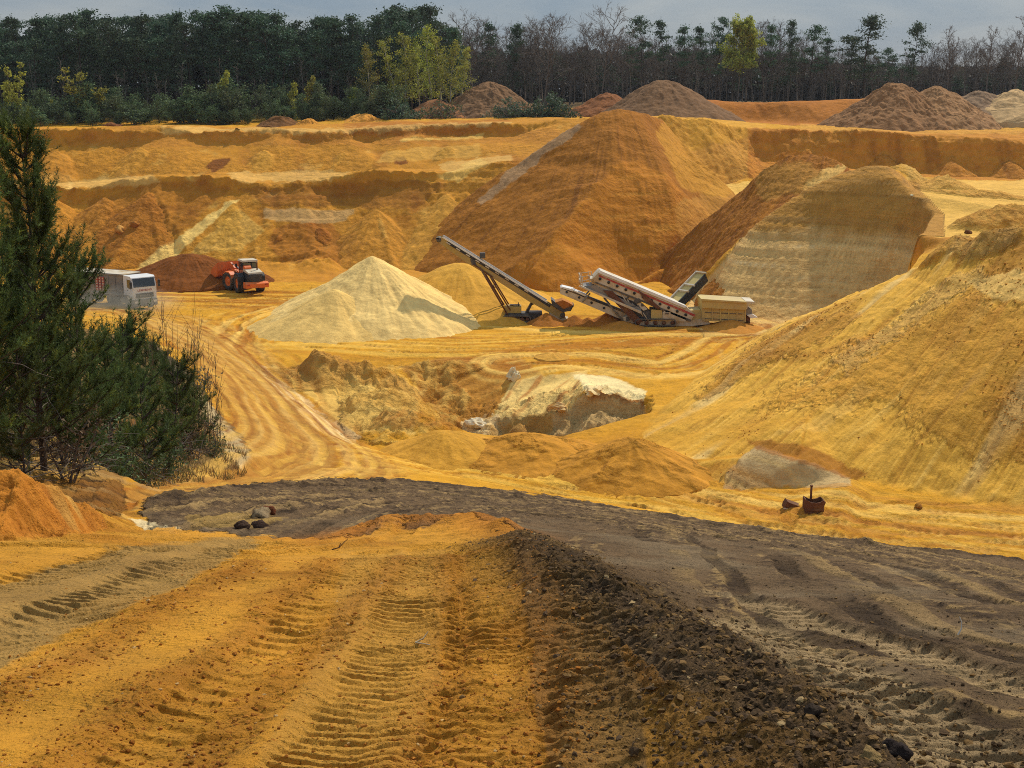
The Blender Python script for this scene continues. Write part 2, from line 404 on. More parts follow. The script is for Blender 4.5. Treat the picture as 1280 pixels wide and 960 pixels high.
# ================================================================ relief and deposits on the ground sheet
def S(r, g, b):
    f = lambda c: c/255/12.92 if c <= 10 else ((c/255+.055)/1.055)**2.4
    return np.array((f(r), f(g), f(b)), np.float32)
def V3(px, py): return GR.hit(px, py)
def world_line(pts, n=6):
    return smooth_line([V3(*p)[:2] for p in pts], n)
class Sheet:
    """flat arrays of a surface grid with painting and relief helpers"""
    def __init__(self, g, base):
        self.g = g; self.X = g.x.ravel().astype(np.float32); self.Y = g.Yg.ravel().astype(np.float32)
        self.Z = g.z.ravel().astype(np.float32)
        gx, gy = g.slope(); self.sl = np.hypot(gx, gy).ravel().astype(np.float32)
        self.C = np.tile(np.append(base, 0).astype(np.float32), (self.X.size, 1))
        self.R = np.full(self.X.size, .32, np.float32)
        self.PX, self.PY = proj(self.X, self.Y, self.Z)
    def mix(self, idx, col, m):
        self.C[idx, :3] += (col-self.C[idx, :3])*m[:, None]
    def sub(self, px0, px1, py0, py1, y0=0, y1=1e9):
        return np.nonzero((self.PX > px0) & (self.PX < px1) & (self.PY > py0) & (self.PY < py1) & (self.Y > y0) & (self.Y < y1))[0]
    def patch(self, poly, col=None, soft=4, k=1., y0=0, y1=1e9, warp=6, ws=.5, alpha=None, mod=None, dz=0, R=None, rag=.55):
        p = np.array(poly, float); s = soft+warp
        i = self.sub(p[:, 0].min()-s, p[:, 0].max()+s, p[:, 1].min()-s, p[:, 1].max()+s, y0, y1)
        if not len(i): return i, np.zeros(0)
        x, y, z = self.X[i], self.Y[i], self.Z[i]
        wx = warp*fbm(x*ws+z*ws, y*ws-z*ws*.7, 4, 5); wy = warp*.6*fbm(x*ws-z*ws, y*ws+z*ws, 4, 9)
        m = inpoly(self.PX[i]+wx, self.PY[i]+wy, p, soft).astype(np.float32)
        if rag:
            fs_ = min(1.6, 110/max(8., float(np.median(y)))); nz = fbm(x*1.1*fs_+z*.6*fs_, y*1.1*fs_-z*.9*fs_, 5, 6, .68)
            m = sm(.28, .72, m+rag*nz*(m > .01)*(m < .999))
        m = m*k
        if mod is not None: m = m*mod(x, y, z)
        if col is not None: self.mix(i, col, m)
        if alpha is not None: self.C[i, 3] = np.maximum(self.C[i, 3], alpha*m)
        if dz: self.Z[i] += dz*m
        if R is not None: self.R[i] += (R-self.R[i])*m
        return i, m
    def near(self, line, w):
        l = np.array(line)
        x0, y0 = l[:, :2].min(0)-w; x1, y1 = l[:, :2].max(0)+w
        i = np.nonzero((self.X > x0) & (self.X < x1) & (self.Y > y0) & (self.Y < y1))[0]
        d, s, side = seg_dist(self.X[i], self.Y[i], l)
        k = d < w
        return i[k], d[k], s[k], side[k]
    def rut(self, line, off=0, width=.5, depth=.06, col=None, ck=.5, lug=0, spacing=.25, v=.6, rim=.5, wob=.3, gap=0):
        i, d, s, sd = self.near(line, abs(off)+width*2+wob)
        if not len(i): return
        t = d*sd-off+wob*fbm(s*.15, s*0+off, 2, 21)
        a = np.abs(t)/(width*.5)
        core = 1-sm(.75, 1.1, a)
        if gap: core = core*sm(-gap, .25-gap*.3, fbm(s*.35, t*.4+off, 3, 33))
        edge = np.exp(-((a-1.25)/.28)**2)
        dz = -depth*core+depth*rim*edge*(.7+.6*pn(s*2, t*2, 4))
        if lug:
            ph = (s+np.abs(t)*v)/spacing+.14*pn(s*1.2, t*1.5, 6)
            tri = np.abs((ph % 1)*2-1)
            dz = dz+lug*core*(sm(.36, .64, tri)-.4)*(.55+.7*pn(s*.7, t, 8)+.55*pn(s*4, t*4, 10)+.2).clip(0, 1.6)+lug*.35*core*fbm(s*9, t*9, 3, 13, .65)
        self.Z[i] += dz
        if col is not None: self.mix(i, col, (core*ck*(.7+.4*pn(s*.5, t*2, 12))).clip(0, 1))
    def flow(self, line, w, amp, fq, cols, ck=.6, seed=0, stretch=.06):
        """wheel-combed streaks running along a line"""
        i, d, s, sd = self.near(line, w)
        t = d*sd
        k = 1-sm(w*.55, w, d)
        tt = t+.9*fbm(s*.05, t*.1, 3, seed)
        n = fbm(tt*fq, s*stretch, 4, seed+2, .62)
        kf = 1-sm(w*.7, w, d)
        self.Z[i] += kf*.8*(Z0[i]-self.Z[i])+kf*.04*fbm(self.X[i]*.4, self.Y[i]*.4, 3, seed+8)
        n2 = pn(tt*fq*.45, s*stretch*.6, seed+5)
        self.Z[i] += amp*.55*k*n
        c = sm(.0, .42, n2+n*.5)*k*ck
        self.mix(i, cols[0], c)
        c = sm(.05, .45, -n2-n*.6)*k*ck
        self.mix(i, cols[1], c)

YEL, ORA, PAL = S(206, 148, 36), S(164, 98, 18), S(224, 176, 72)
BRN, DKB, TAN = S(150, 86, 22), S(120, 66, 20), S(176, 138, 78)
MUD, MUDD, MUDL = S(116, 92, 64), S(66, 50, 36), S(182, 148, 94)
WHT, GRY, CRM = S(240, 212, 156), S(198, 168, 116), S(234, 190, 96)

G = Sheet(GR, YEL)
x, y, z = G.X, G.Y, G.Z
Z0 = G.Z.copy()
# big soft relief + roughness that grows on steep faces
steep = sm(.35, .9, G.sl); far = sm(8, 30, y)
G.Z += far*(.22*fbm(x*.09, y*.09, 3, 1)+.045*fbm(x*.5, y*.5, 4, 2))
qx, qy = x*.9, (y*.35+z*.9)
G.Z += steep*sm(60, 110, y)*(.9*fbm(x*.10, z*.06, 3, 11)+.34*ridged(x*.34+z*.12, z*.13, 3, 12)+.22*fbm(qx*.9, qy*.9, 5, 13, .6))
G.Z += (1-steep)*sm(100, 140, y)*(.25*fbm(x*.25, y*.25, 4, 14))
# crumbled zones beside smooth ones
rm = sm(-.25, .35, fbm(x*.07, y*.07+z*.1, 3, 25))
G.Z += sm(22, 60, y)*(.035+.10*rm)*fbm(x*1.1, y*1.1+z*.7, 4, 26, .7)
G.R[:] = .18+.42*rm
# bedding ledges and ragged lips on the old faces
bw = sm(140, 150, y)*steep
G.Z += bw*(.42*fbm(x*.035, z*1.25, 4, 27, .6)*sm(-.3, .3, fbm(x*.05, y*.05, 2, 28))+.30*fbm(x*.8, y*.5+z*.6, 4, 29, .65))
for ln_, a_ in ((LW1, .7), (LW3, .6)):
    l_ = np.array([(P(*p) if not isinstance(p, np.ndarray) else p)[:2] for p in ln_])
    i, d, s, sd = G.near(l_, 3.5)
    G.Z[i] += a_*np.exp(-(d/1.3)**2)*(fbm(s*.22, d*.3, 4, 30, .6)+.35*fbm(s*1.5, d, 3, 32))
l_ = np.array([p[:2] for p in LT])+np.array((0, -.8))
i, d, s, sd = G.near(l_, 9)
G.Z[i] += sm(-.05, .35, fbm(s*.07, d*0, 3, 34))*np.exp(-(d/3.2)**2)*(1.3+.9*fbm(s*.6, d*.6, 4, 35, .6))
# general colour drift
big = fbm(x*.06, y*.06+z*.1, 3, 17)
i = np.arange(x.size)
G.mix(i, ORA, sm(.05, .55, big)*.45*far)
mid = fbm(x*.35+z*.3, y*.35+z*.5, 4, 19)
G.mix(i, PAL, sm(.1, .6, mid)*.35*far)
# ---- back walls
wall = G.patch([(-400, 150), (860, 145), (860, 352), (-400, 352)], S(194, 130, 40), 2, .8, 140, 195, 0)[0]
xw, yw, zw = x[wall], y[wall], z[wall]
gul = fbm(xw*.22+yw*.05, zw*.35, 5, 23)
G.mix(wall, BRN, sm(.0, .5, gul)*.6)
G.mix(wall, CRM, sm(.2, .6, fbm(xw*.3, zw*.6, 5, 29))*.4)
bandn = fbm(xw*.02, zw*1.3, 4, 31)
G.mix(wall, BRN, sm(.1, .5, bandn)*.5*steep[wall])
for poly, c, k in [
    ([(330, 262), (445, 262), (430, 278), (370, 282), (330, 276)], GRY, .5),
    ([(300, 235), (470, 228), (560, 232), (520, 262), (420, 258), (330, 258)], DKB, .45),
    ([(345, 285), (410, 278), (455, 320), (440, 336), (350, 336), (335, 310)], BRN, .6),
    ([(176, 332), (290, 250), (299, 251), (196, 332)], S(238, 196, 108), .95),
    ([(230, 322), (300, 262), (330, 290), (300, 318)], S(222, 176, 84), .6),
    ([(110, 250), (200, 226), (290, 236), (230, 290), (120, 325)], BRN, .45),
    ([(472, 285), (478, 284), (487, 308), (480, 306)], CRM, .6),
    ([(258, 210), (265, 200), (290, 196), (284, 206), (270, 216)], DKB, .9),
    ([(490, 200), (505, 196), (512, 205), (495, 207)], DKB, .9),
    ([(545, 222), (600, 198), (612, 206), (570, 228)], CRM, .6),
    ([(480, 190), (600, 180), (600, 195), (470, 205)], S(222, 172, 80), .5),
    ([(110, 168), (700, 160), (700, 178), (110, 185)], S(190, 124, 44), .5),
    ([(500, 173), (605, 169), (605, 173), (500, 177)], CRM, .6),
    ([(430, 154), (640, 150), (600, 168), (430, 170)], S(168, 98, 32), .6)]:
    G.patch(poly, c, 3, k, 140, 200, 6)
for poly in [[(85, 226), (190, 218), (200, 230), (85, 235)], [(285, 216), (410, 212), (440, 218), (400, 226), (290, 226)], [(545, 205), (640, 192), (640, 203), (560, 217)],
             [(-300, 222), (90, 224), (90, 236), (-300, 236)], [(200, 158), (420, 160), (640, 150), (640, 156), (420, 168), (200, 166)]]:
    G.patch(poly, S(226, 184, 104), 3, .5, 160, 190, 6, rag=1.2)
# slumped fans leaning on the walls
def fan(px, py, Y, slope, col, r_=.3, jag=.1, spread=30, seed=0, ck_=.85):
    c = P(px, py, Y); i = np.nonzero((abs(G.X-c[0]) < spread) & (abs(G.Y-c[1]) < spread))[0]
    ux, uy = G.X[i]-c[0], G.Y[i]-c[1]; d = np.hypot(ux, uy); an = np.arctan2(uy, ux)
    h = c[2]-slope*d*(1+jag*fbm(an*3+seed, d*.03, 3, seed))+.35*fbm(G.X[i]*.5, G.Y[i]*.5, 4, seed+1, .6)+.07*fbm(an*14, d*.06, 3, seed+4)
    dz = h-G.Z[i]; up = sm(-.10, .2, dz)
    G.Z[i] = np.maximum(G.Z[i], h); G.mix(i, col, up*ck_*(.8+.7*fbm(G.X[i]*.35, G.Z[i]*.35, 5, seed+2, .68)).clip(0, 1)); G.R[i] += (r_-G.R[i])*up
fan(292, 252, 162, .66, S(214, 158, 58), .5, .1, 30, 501)
fan(185, 240, 163, .66, S(176, 110, 32), .9, .15, 30, 503)
fan(130, 246, 163.5, .66, S(186, 122, 38), .8, .1, 30, 505)
fan(400, 284, 158, .70, S(158, 92, 26), .9, .12, 20, 507)
fan(440, 296, 157, .66, S(150, 86, 24), .8, .12, 20, 509)
fan(470, 262, 160, .64, S(196, 134, 44), .4, .1, 30, 511)
fan(560, 242, 163, .62, S(208, 150, 56), .3, .1, 30, 513)
fan(350, 290, 157, .75, S(166, 98, 28), .9, .1, 16, 515)
fan(1010, 184, 188.6, .66, S(196, 128, 42), .6, .15, 14, 531)
fan(1105, 190, 187.6, .64, S(186, 116, 36), .8, .15, 14, 533)
fan(1190, 196, 185, .66, S(198, 130, 44), .6, .15, 14, 535)
fan(1262, 200, 183.6, .64, S(182, 112, 34), .8, .15, 14, 537)
fan(60, 244, 163, .64, S(196, 130, 40), .6, .1, 30, 517)
fan(-60, 250, 163, .64, S(186, 118, 36), .6, .1, 30, 519)
fan(330, 186, 177.5, .62, S(210, 152, 56), .5, .1, 20, 521)
fan(430, 190, 177, .62, S(204, 146, 52), .5, .1, 20, 523)
fan(175, 184, 178, .62, S(204, 144, 50), .5, .1, 20, 525)
fan(70, 188, 177.5, .60, S(198, 134, 44), .4, .1, 20, 527)
fan(560, 182, 178, .60, S(206, 150, 56), .4, .1, 20, 529)
G.patch([(172, 338), (288, 252), (299, 251), (200, 338)], S(242, 200, 110), 3, .9, 140, 200, 3, rag=.3)
# right rear wall, benches, orange bank
G.patch([(820, 143), (960, 148), (950, 205), (900, 248), (840, 246), (825, 180)], S(212, 154, 54), 3, .8, 160, 200, 5)
G.patch([(860, 190), (950, 165), (960, 210), (900, 235), (850, 225)], S(200, 140, 56), 4, .7, 160, 200, 5)
G.patch([(850, 235), (950, 225), (940, 250), (850, 250)], CRM, 3, .8, 160, 190, 5)
i, m = G.patch([(935, 160), (1800, 170), (1800, 232), (935, 222)], S(196, 128, 42), 3, .9, 176, 196, 2)
G.mix(i, DKB, sm(.0, .5, fbm(x[i]*.5, z[i]*.12, 4, 37))*.5*m)
G.mix(i, S(186, 112, 34), sm(-.1, .4, fbm(x[i]*.05, z[i]*1.2, 3, 39))*.5*m)
G.patch([(880, 118), (1800, 110), (1800, 160), (860, 160)], S(174, 102, 36), 3, .85, 203, 232, 3)
G.patch([(780, 118), (900, 118), (900, 160), (780, 160)], S(180, 110, 50), 3, .6, 203, 232, 3)
G.patch([(1000, 150), (1280, 156), (1280, 168), (1000, 164)], S(220, 160, 66), 2, .6, 190, 212, 3)
# forest floor
k = sm(206, 218, y)*sm(140, 40, G.PX-400); G.mix(np.arange(x.size), S(92, 84, 46), k*.9)
k = sm(232, 245, y); G.mix(np.arange(x.size), S(84, 72, 52), k*.9)
# plateau and cut on the right
G.patch([(1130, 225), (1800, 220), (1800, 320), (1195, 316), (1150, 290)], S(232, 184, 92), 4, .7, 88, 176, 5)
G.patch([(1142, 293), (1212, 298), (1208, 315), (1142, 316)], S(190, 126, 44), 2, .9, 90, 100, 2)
# striped cliff: orange cap over pale strata
i, m = G.patch([(855, 385), (905, 330), (940, 280), (1000, 232), (1060, 208), (1105, 195), (1180, 268), (1180, 300), (1100, 420), (880, 420)], None, 3, 1, 98, 132, 0)
zc = z[i]; xc = x[i]; yc = y[i]
G.Z[i] += (Z0[i]-G.Z[i])*m*.85; zc = G.Z[i].copy()
lev = -13.2+1.6*fbm(xc*.12, yc*.12, 3, 41)+.8*fbm(xc*.9, zc*.9, 4, 42)
G.mix(i, S(190, 136, 58), m*.95)
G.mix(i, S(228, 184, 112), m*sm(.8, -.8, zc-lev)*.95)
st = fbm(xc*.03, zc*2.2+.15*fbm(xc*.3, zc, 2, 44), 5, 43, .6)
G.mix(i, S(160, 122, 66), m*sm(.05, .4, st)*.6); G.mix(i, S(224, 206, 160), m*sm(.1, .45, -st)*.45*sm(1, -1, zc-lev))
G.C[i, 3] = m*.55
G.Z[i] += m*(.34*fbm(xc*.04, zc*2.1, 4, 45, .6)+.30*fbm(xc*.16, zc*.05, 3, 46)*sm(-14, -19, zc)); G.R[i] += (.75-G.R[i])*m
# ---- hillside on the right: streaks run down the slope
i = np.nonzero((G.sl > .16) & (G.X > 8) & (G.Y > 52) & (G.Y < 108) & (G.X-8 > (G.Y-75)*.32-6))[0]
hill = i
dx, dy = -.70, -.714
sx = x[i]*dx+y[i]*dy; sy = x[i]*-dy+y[i]*dx
wv = sy+.8*fbm(sx*.08, sy*.15, 3, 51)
stn = fbm(wv*1.1, sx*.07, 5, 53, .6)
hm_ = inpoly(G.PX[i], G.PY[i], [(797, 548), (868, 604), (905, 596), (946, 556), (1062, 596), (1280, 634), (1900, 720), (1900, 250), (1190, 300), (940, 415), (868, 470)], 7).astype(np.float32)
sl_k = sm(.16, .4, G.sl[i])*hm_
G.R[i] += (.22-G.R[i])*hm_
G.Z[i] += sl_k*(.34*stn+.30*fbm(x[i]*.22, y[i]*.22, 3, 55))
G.mix(i, S(226, 172, 66), sl_k*.85)
G.mix(i, CRM, sl_k*sm(.08, .5, stn)*.6)
G.mix(i, S(186, 126, 42), sl_k*sm(.05, .45, -stn)*.65)
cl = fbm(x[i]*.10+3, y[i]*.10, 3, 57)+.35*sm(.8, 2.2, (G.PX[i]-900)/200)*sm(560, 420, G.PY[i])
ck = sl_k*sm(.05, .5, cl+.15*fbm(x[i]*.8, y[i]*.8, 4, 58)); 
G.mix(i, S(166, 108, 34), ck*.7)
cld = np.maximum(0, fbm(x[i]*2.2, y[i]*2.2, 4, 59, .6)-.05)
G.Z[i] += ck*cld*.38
G.mix(i, S(226, 192, 122), sl_k*sm(.2, .45, fbm(wv*.35, sx*.05, 3, 61))*.7)
G.patch([(1010, 530), (1075, 478), (1090, 488), (1030, 540), (960, 545)], S(228, 180, 88), 8, .5, 60, 85, 10, rag=1.)
hp_ = [(955, 505), (1040, 455), (1090, 425), (1200, 372), (1300, 385), (1400, 420), (1400, 560), (1230, 575), (1150, 540), (1110, 500)]
i, m = G.patch(hp_, S(188, 126, 38), 40, .42, 55, 92, 30, .35, R=.9, rag=.9)
G.Z[i] += m*(.13*fbm(x[i]*1.3, y[i]*1.3, 5, 56, .66)+.10*np.maximum(0, fbm(x[i]*2.6, y[i]*2.6, 3, 60)))
i, m = G.patch([(1040, 452), (1120, 400), (1190, 345), (1225, 330), (1235, 345), (1190, 375), (1110, 425), (1060, 465)], S(206, 164, 92), 10, .5, 55, 92, 14, .6, R=1.0, rag=1.2)
G.Z[i] += m*.30*fbm(x[i]*1.0, y[i]*1.0, 5, 64, .68)
i, m = G.patch([(945, 430), (1010, 405), (1060, 385), (1080, 395), (1000, 440), (930, 470), (880, 500), (860, 500)], S(176, 118, 40), 8, .55, 60, 110, 14, .5, R=.9, rag=1.0)
hillclods = m
G.patch([(1205, 350), (1290, 335), (1290, 375), (1240, 375)], S(222, 180, 98), 3, .8, 70, 90, 4)
G.patch([(905, 596), (925, 572), (946, 556), (1000, 573), (1062, 596), (1066, 608), (905, 610)], GRY, 3, .95, 60, 70, 4, .8, .4)
G.patch([(935, 548), (1010, 558), (1085, 592), (1070, 600), (1000, 578), (946, 562)], BRN, 3, .7, 60, 72, 5)
# berm and lumps on the plateau edge
def bump(px, py, Y, rx, ry, h, rough=.4, col=None, rot=0, seed=1):
    c = P(px, py, Y)
    i = np.nonzero((abs(G.X-c[0]) < rx*2.2+ry) & (abs(G.Y-c[1]) < ry*2.2+rx))[0]
    u = G.X[i]-c[0]; v = G.Y[i]-c[1]
    u, v = u*math.cos(rot)+v*math.sin(rot), -u*math.sin(rot)+v*math.cos(rot)
    r = np.hypot(u/rx, v/ry)*(1+.25*fbm(G.X[i]*.5, G.Y[i]*.5, 3, seed))
    k = np.clip(1-r, 0, None)
    G.Z[i] += h*(k**.8)*(1+.45*rough*fbm(G.X[i]*.8, G.Y[i]*.8, 5, seed+3))
    kk = sm(0, .2, k); G.R[i] += (1.05-G.R[i])*kk; G.Z[i] += kk*(.20*fbm(G.X[i]*1.6, G.Y[i]*1.6, 5, seed+40, .66)+.14*np.maximum(0, fbm(G.X[i]*3, G.Y[i]*3, 3, seed+50)))
    if col is not None: G.mix(i, col, sm(0, .25, k)*.8*(.7+.8*fbm(G.X[i]*1.3, G.Y[i]*1.3, 4, seed+60, .65)).clip(0, 1.2))
bump(1262, 275, 103, 5.5, 3.0, 2.0, .6, S(186, 122, 40), .35, 2)
bump(1190, 305, 90, 2.2, 2.0, 1.2, .6, S(196, 136, 56), 0, 4)
bump(1235, 318, 86, 2.5, 2.2, .9, .7, S(186, 140, 74), 0, 6)
bump(1140, 222, 138, 4, 6, 1.6, .6, S(210, 160, 76), .3, 8)
bump(1180, 232, 132, 4, 3, 1.4, .6, S(206, 150, 66), .3, 9)
bump(1230, 246, 126, 7, 1.5, .7, .6, S(200, 140, 56), .2, 10)
# ---- excavation
i, m = G.patch([(500, 460), (560, 446), (650, 446), (680, 470), (600, 530), (560, 545), (530, 500)], S(176, 118, 44), 5, .85, 84, 102, 5)
c0 = V3(690, 560)[:2]; rr = np.hypot(x[i]-c0[0]-6, y[i]-c0[1]+2)
sw = fbm(rr*1.6, np.arctan2(y[i]-c0[1], x[i]-c0[0])*1.2, 4, 63, .6)
G.Z[i] += m*.28*sw; G.mix(i, CRM, m*sm(.1, .45, sw)*.5); G.mix(i, DKB, m*sm(.1, .5, -sw)*.5)
i, m = G.patch([(640, 475), (735, 462), (735, 490), (700, 520), (615, 522)], S(236, 200, 120), 4, .9, 85, 103, 4)
st = fbm((x[i]*.75-y[i]*.35)*1.4, (x[i]*.4+y[i])*.12, 4, 65, .6)
G.Z[i] += m*.22*st; G.mix(i, S(170, 100, 34), m*sm(.0, .35, st)*.85)
i, m = G.patch([(420, 470), (500, 455), (560, 460), (590, 500), (560, 545), (500, 560), (430, 545)], None, 8, 1, 70, 102, 10, R=.9)
gl = ridged(x[i]*.35, y[i]*.35, 4, 67); G.Z[i] += m*(.55*gl+.25*fbm(x[i]*1.4, y[i]*1.4, 4, 68, .66)-.2); G.mix(i, DKB, m*sm(.2, .7, -gl)*.5); G.mix(i, CRM, m*sm(.45, .8, gl)*.5)
G.patch([(572, 530), (620, 518), (640, 520), (625, 548), (580, 550)], S(236, 202, 142), 4, .9, 84, 92, 7, .9, .35, rag=1.0)
G.patch([(620, 520), (700, 514), (700, 556), (625, 556)], S(176, 140, 78), 3, .8, 84, 92, 4)
G.patch([(690, 520), (738, 492), (805, 500), (810, 560), (690, 560)], S(206, 172, 112), 3, .95, 83, 92, 4, .8, .6)
G.patch([(735, 489), (805, 498), (805, 505), (735, 496)], S(160, 100, 40), 1.5, .9, 84, 92, 2)
for k_, (a_, b_, c_) in enumerate([(748, 512, S(200, 162, 102)), (782, 524, S(190, 148, 86)), (712, 526, S(192, 152, 92)), (650, 530, S(182, 134, 66)), (610, 532, S(214, 180, 120))]): fan(a_, b_, 85.7, .62, c_, .95, .2, 7, 540+k_)
i, m = G.patch([(560, 510), (640, 500), (740, 480), (815, 495), (820, 560), (560, 560)], None, 6, 1, 83, 92, 6, R=1.)
G.Z[i] += m*(.75*fbm(x[i]*.5, y[i]*.5+z[i]*.9, 5, 66, .66)+.35*ridged(x[i]*.6, y[i]*.6, 3, 69)-.2)
G.patch([(715, 468), (760, 470), (810, 488), (805, 498), (735, 489)], S(246, 222, 160), 3, .9, 86, 104, 4)
G.patch([(320, 460), (345, 455), (430, 540), (520, 545), (530, 490), (470, 480)], S(236, 196, 108), 8, .6, 66, 100, 8)
G.patch([(305, 455), (330, 458), (400, 515), (450, 545), (440, 556), (395, 536), (345, 496)], WHT, 4, .75, 60, 100, 6)
G.patch([(362, 498), (380, 506), (372, 512), (358, 504)], S(110, 84, 50), 2, .8, 70, 100, 3)
bump(395, 470, 92, 4.2, 3.4, 1.6, .6, S(180, 124, 48), .3, 12)
bump(365, 465, 94, 3.5, 2.6, 1.3, .6, S(184, 130, 54), .3, 13)
bump(470, 478, 92, 6, 2.0, 1.0, .7, S(190, 134, 56), -.3, 14)
bump(490, 520, 84, 4, 2.4, 1.1, .7, S(214, 160, 70), .3, 15)
bump(520, 545, 79, 3.2, 2.2, .9, .7, S(176, 112, 38), .1, 16)
bump(560, 470, 97, 3, 1.6, .6, .7, None, .1, 17)

# ---- wheel-combed floor
FL = [([(120, 392), (230, 412), (400, 424), (560, 432), (720, 426), (905, 414)], 7, .13, 1.7, (PAL, ORA)),
      ([(300, 604), (372, 574), (392, 546), (352, 502), (300, 452), (232, 408), (150, 388)], 5.5, .16, 1.7, (S(196, 150, 70), S(150, 92, 28))),
      ([(60, 362), (200, 372), (330, 374), (480, 378)], 8, .12, 1.2, (PAL, ORA)),
      ([(430, 566), (560, 592), (700, 614), (850, 634), (1000, 654), (1280, 690)], 5.5, .12, 2.2, (PAL, BRN)),
      ([(640, 455), (740, 452), (830, 462), (880, 450), (915, 425)], 4.5, .10, 1.8, (CRM, ORA)),
      ([(250, 440), (290, 412), (330, 390), (420, 372)], 3.5, .12, 2.0, (CRM, ORA)),
      ([(620, 400), (720, 405), (850, 408), (930, 406)], 6, .10, 1.6, (CRM, ORA)),
      ([(880, 612), (1000, 628), (1150, 650), (1280, 662)], 4.5, .08, 1.8, (CRM, S(190, 130, 48)))]
for q, (pts, wd, amp, fq, cols) in enumerate(FL):
    ln = world_line(pts)
    G.flow(ln, wd, amp, fq, cols, .75, 70+q*7)
    r = random.Random(q)
    for k in range(11):
        o = r.uniform(-wd*.75, wd*.75)
        for g in (-1.0, 1.0):
            G.rut(ln, o+g, .5, r.uniform(.03, .06), (ORA, CRM, BRN)[k % 3], .45, .045, .42, .5, .5, 1.2, .12)
rt = random.Random(5)
for a_, b_ in [((300, 400), (270, 440)), ((285, 395), (300, 460)), ((330, 400), (250, 430)), ((640, 440), (860, 430)), ((720, 450), (800, 468)), ((900, 610), (1130, 680)), ((1040, 640), (1270, 655)), ((980, 660), (1180, 630)), ((450, 545), (640, 612)), ((240, 380), (330, 372)), ((860, 600), (960, 655))]:
    m_ = ((a_[0]+b_[0])/2+rt.uniform(-18, 18), (a_[1]+b_[1])/2+rt.uniform(-7, 7))
    ln = world_line([a_, m_, b_])
    for g in (-1.0, 1.0): G.rut(ln, g, .6, .05, ORA, .35, .05, .4, .5, .6, .4, .2)

# ---- pine bank and haul road shoulder
i, m = G.patch([(-500, 540), (-100, 580), (130, 598), (220, 592), (292, 586), (315, 572), (302, 545), (268, 510), (238, 470), (195, 430), (120, 412), (-500, 395)], S(104, 84, 52), 6, .9, 20.8, 112, 6)
G.mix(i, S(170, 140, 96), m*sm(.15, .5, fbm(x[i]*1.1, y[i]*1.1, 4, 81))*.7); G.Z[i] += m*.22*fbm(x[i]*1.2, y[i]*1.2, 4, 83)
G.patch([(185, 425), (240, 465), (244, 482), (225, 470), (180, 440)], S(96, 82, 66), 3, .9, 66, 100, 3)
G.patch([(238, 480), (262, 505), (300, 548), (315, 575), (300, 590), (280, 560), (250, 510)], S(212, 186, 136), 4, .6, 40, 84, 6, 1.2)
G.patch([(90, 600), (150, 604), (300, 588), (318, 570), (310, 545), (275, 505), (240, 460), (215, 420), (260, 420), (330, 475), (385, 535), (405, 560), (380, 590), (300, 606), (200, 622), (160, 650), (100, 650)], S(172, 116, 40), 5, .6, 20.5, 104, 6)
G.patch([(100, 606), (160, 610), (300, 592), (322, 575), (335, 590), (300, 604), (200, 618), (160, 642), (120, 640)], S(164, 96, 26), 3, .75, 20.5, 60, 5)
i, m = G.patch([(120, 640), (200, 622), (300, 608), (385, 590), (412, 562), (395, 535), (340, 478), (280, 425), (205, 385), (150, 385), (215, 425), (262, 470), (300, 520), (318, 560), (300, 588), (200, 606), (130, 620)], S(188, 138, 58), 6, .75, 21, 112, 4, rag=.3, R=.3)
G.Z[i] += m*(Z0[i]-G.Z[i]+.05*fbm(x[i]*.3, y[i]*.3, 3, 140)-.1)
hr = world_line([(150, 640), (200, 613), (300, 601), (365, 580), (380, 555), (350, 518), (308, 470), (265, 432), (200, 398)])
G.flow(hr, 4.6, .05, 3.2, (S(206, 162, 84), S(146, 92, 30)), .6, 150, .02)
for k_ in range(22):
    o = -4.2+k_*.4+.25*math.sin(k_*7.1); G.rut(hr, o, .30+.1*(k_ % 3), .035, (BRN, DKB, PAL)[k_ % 3], .5, .025, .4, .5, .6, .35, .25)

i, m = G.patch([(-400, 585), (40, 596), (150, 600), (160, 640), (120, 652), (80, 618), (20, 592), (-400, 570)], S(140, 92, 36), 6, .85, 19, 34, 8, 1.2, R=1.)
G.Z[i] += m*.12*fbm(x[i]*2.5, y[i]*2.5, 5, 84, .66)
# ---- mud track
mudpoly = [(176, 640), (186, 626), (240, 616), (300, 608), (400, 599), (500, 600), (600, 609), (700, 619), (800, 635), (900, 652), (1000, 667), (1100, 679), (1280, 698), (1700, 745), (2600, 830), (8000, 1050), (8000, 4000), (1500, 2400), (1120, 1200), (1040, 1000), (940, 960), (850, 915), (790, 850), (740, 790), (700, 740), (672, 700), (640, 672), (585, 656), (480, 662), (400, 674), (250, 666), (190, 660)]
i, m = G.patch(mudpoly, MUD, 3, 1., 3, 50, 10, 1.0, R=.95, rag=1.4)
mudm = np.zeros(x.size, np.float32); mudm[i] = m
xm, ym = x[i], y[i]
cl = np.array(world_line([(120, 650), (300, 632), (500, 620), (700, 640), (900, 672), (1100, 704), (1280, 735), (1600, 790)]))
d, s, sd = seg_dist(xm, ym, cl); t = d*sd
st = fbm((t+.5*fbm(s*.1, t*.2, 3, 90))*2.2, s*.05, 5, 91, .68)
rough = fbm(xm*1.6, ym*1.6, 5, 93, .62); rough2 = ridged(xm*4.5, ym*4.5, 3, 94)
fm = sm(20, 27, ym)
G.Z[i] += m*(fm*.17*st+(.022+.05*fm)*rough+.012*rough2*sm(.0, .3, rough+.15))
cr_ = fbm(xm*5, ym*5, 4, 92, .7)
G.mix(i, MUDD, m*sm(-.05, .35, rough*.5+.5*st+.5*cr_)*.8); G.mix(i, MUDL, m*sm(.1, .4, st-.3*rough-.4*cr_)*.7)
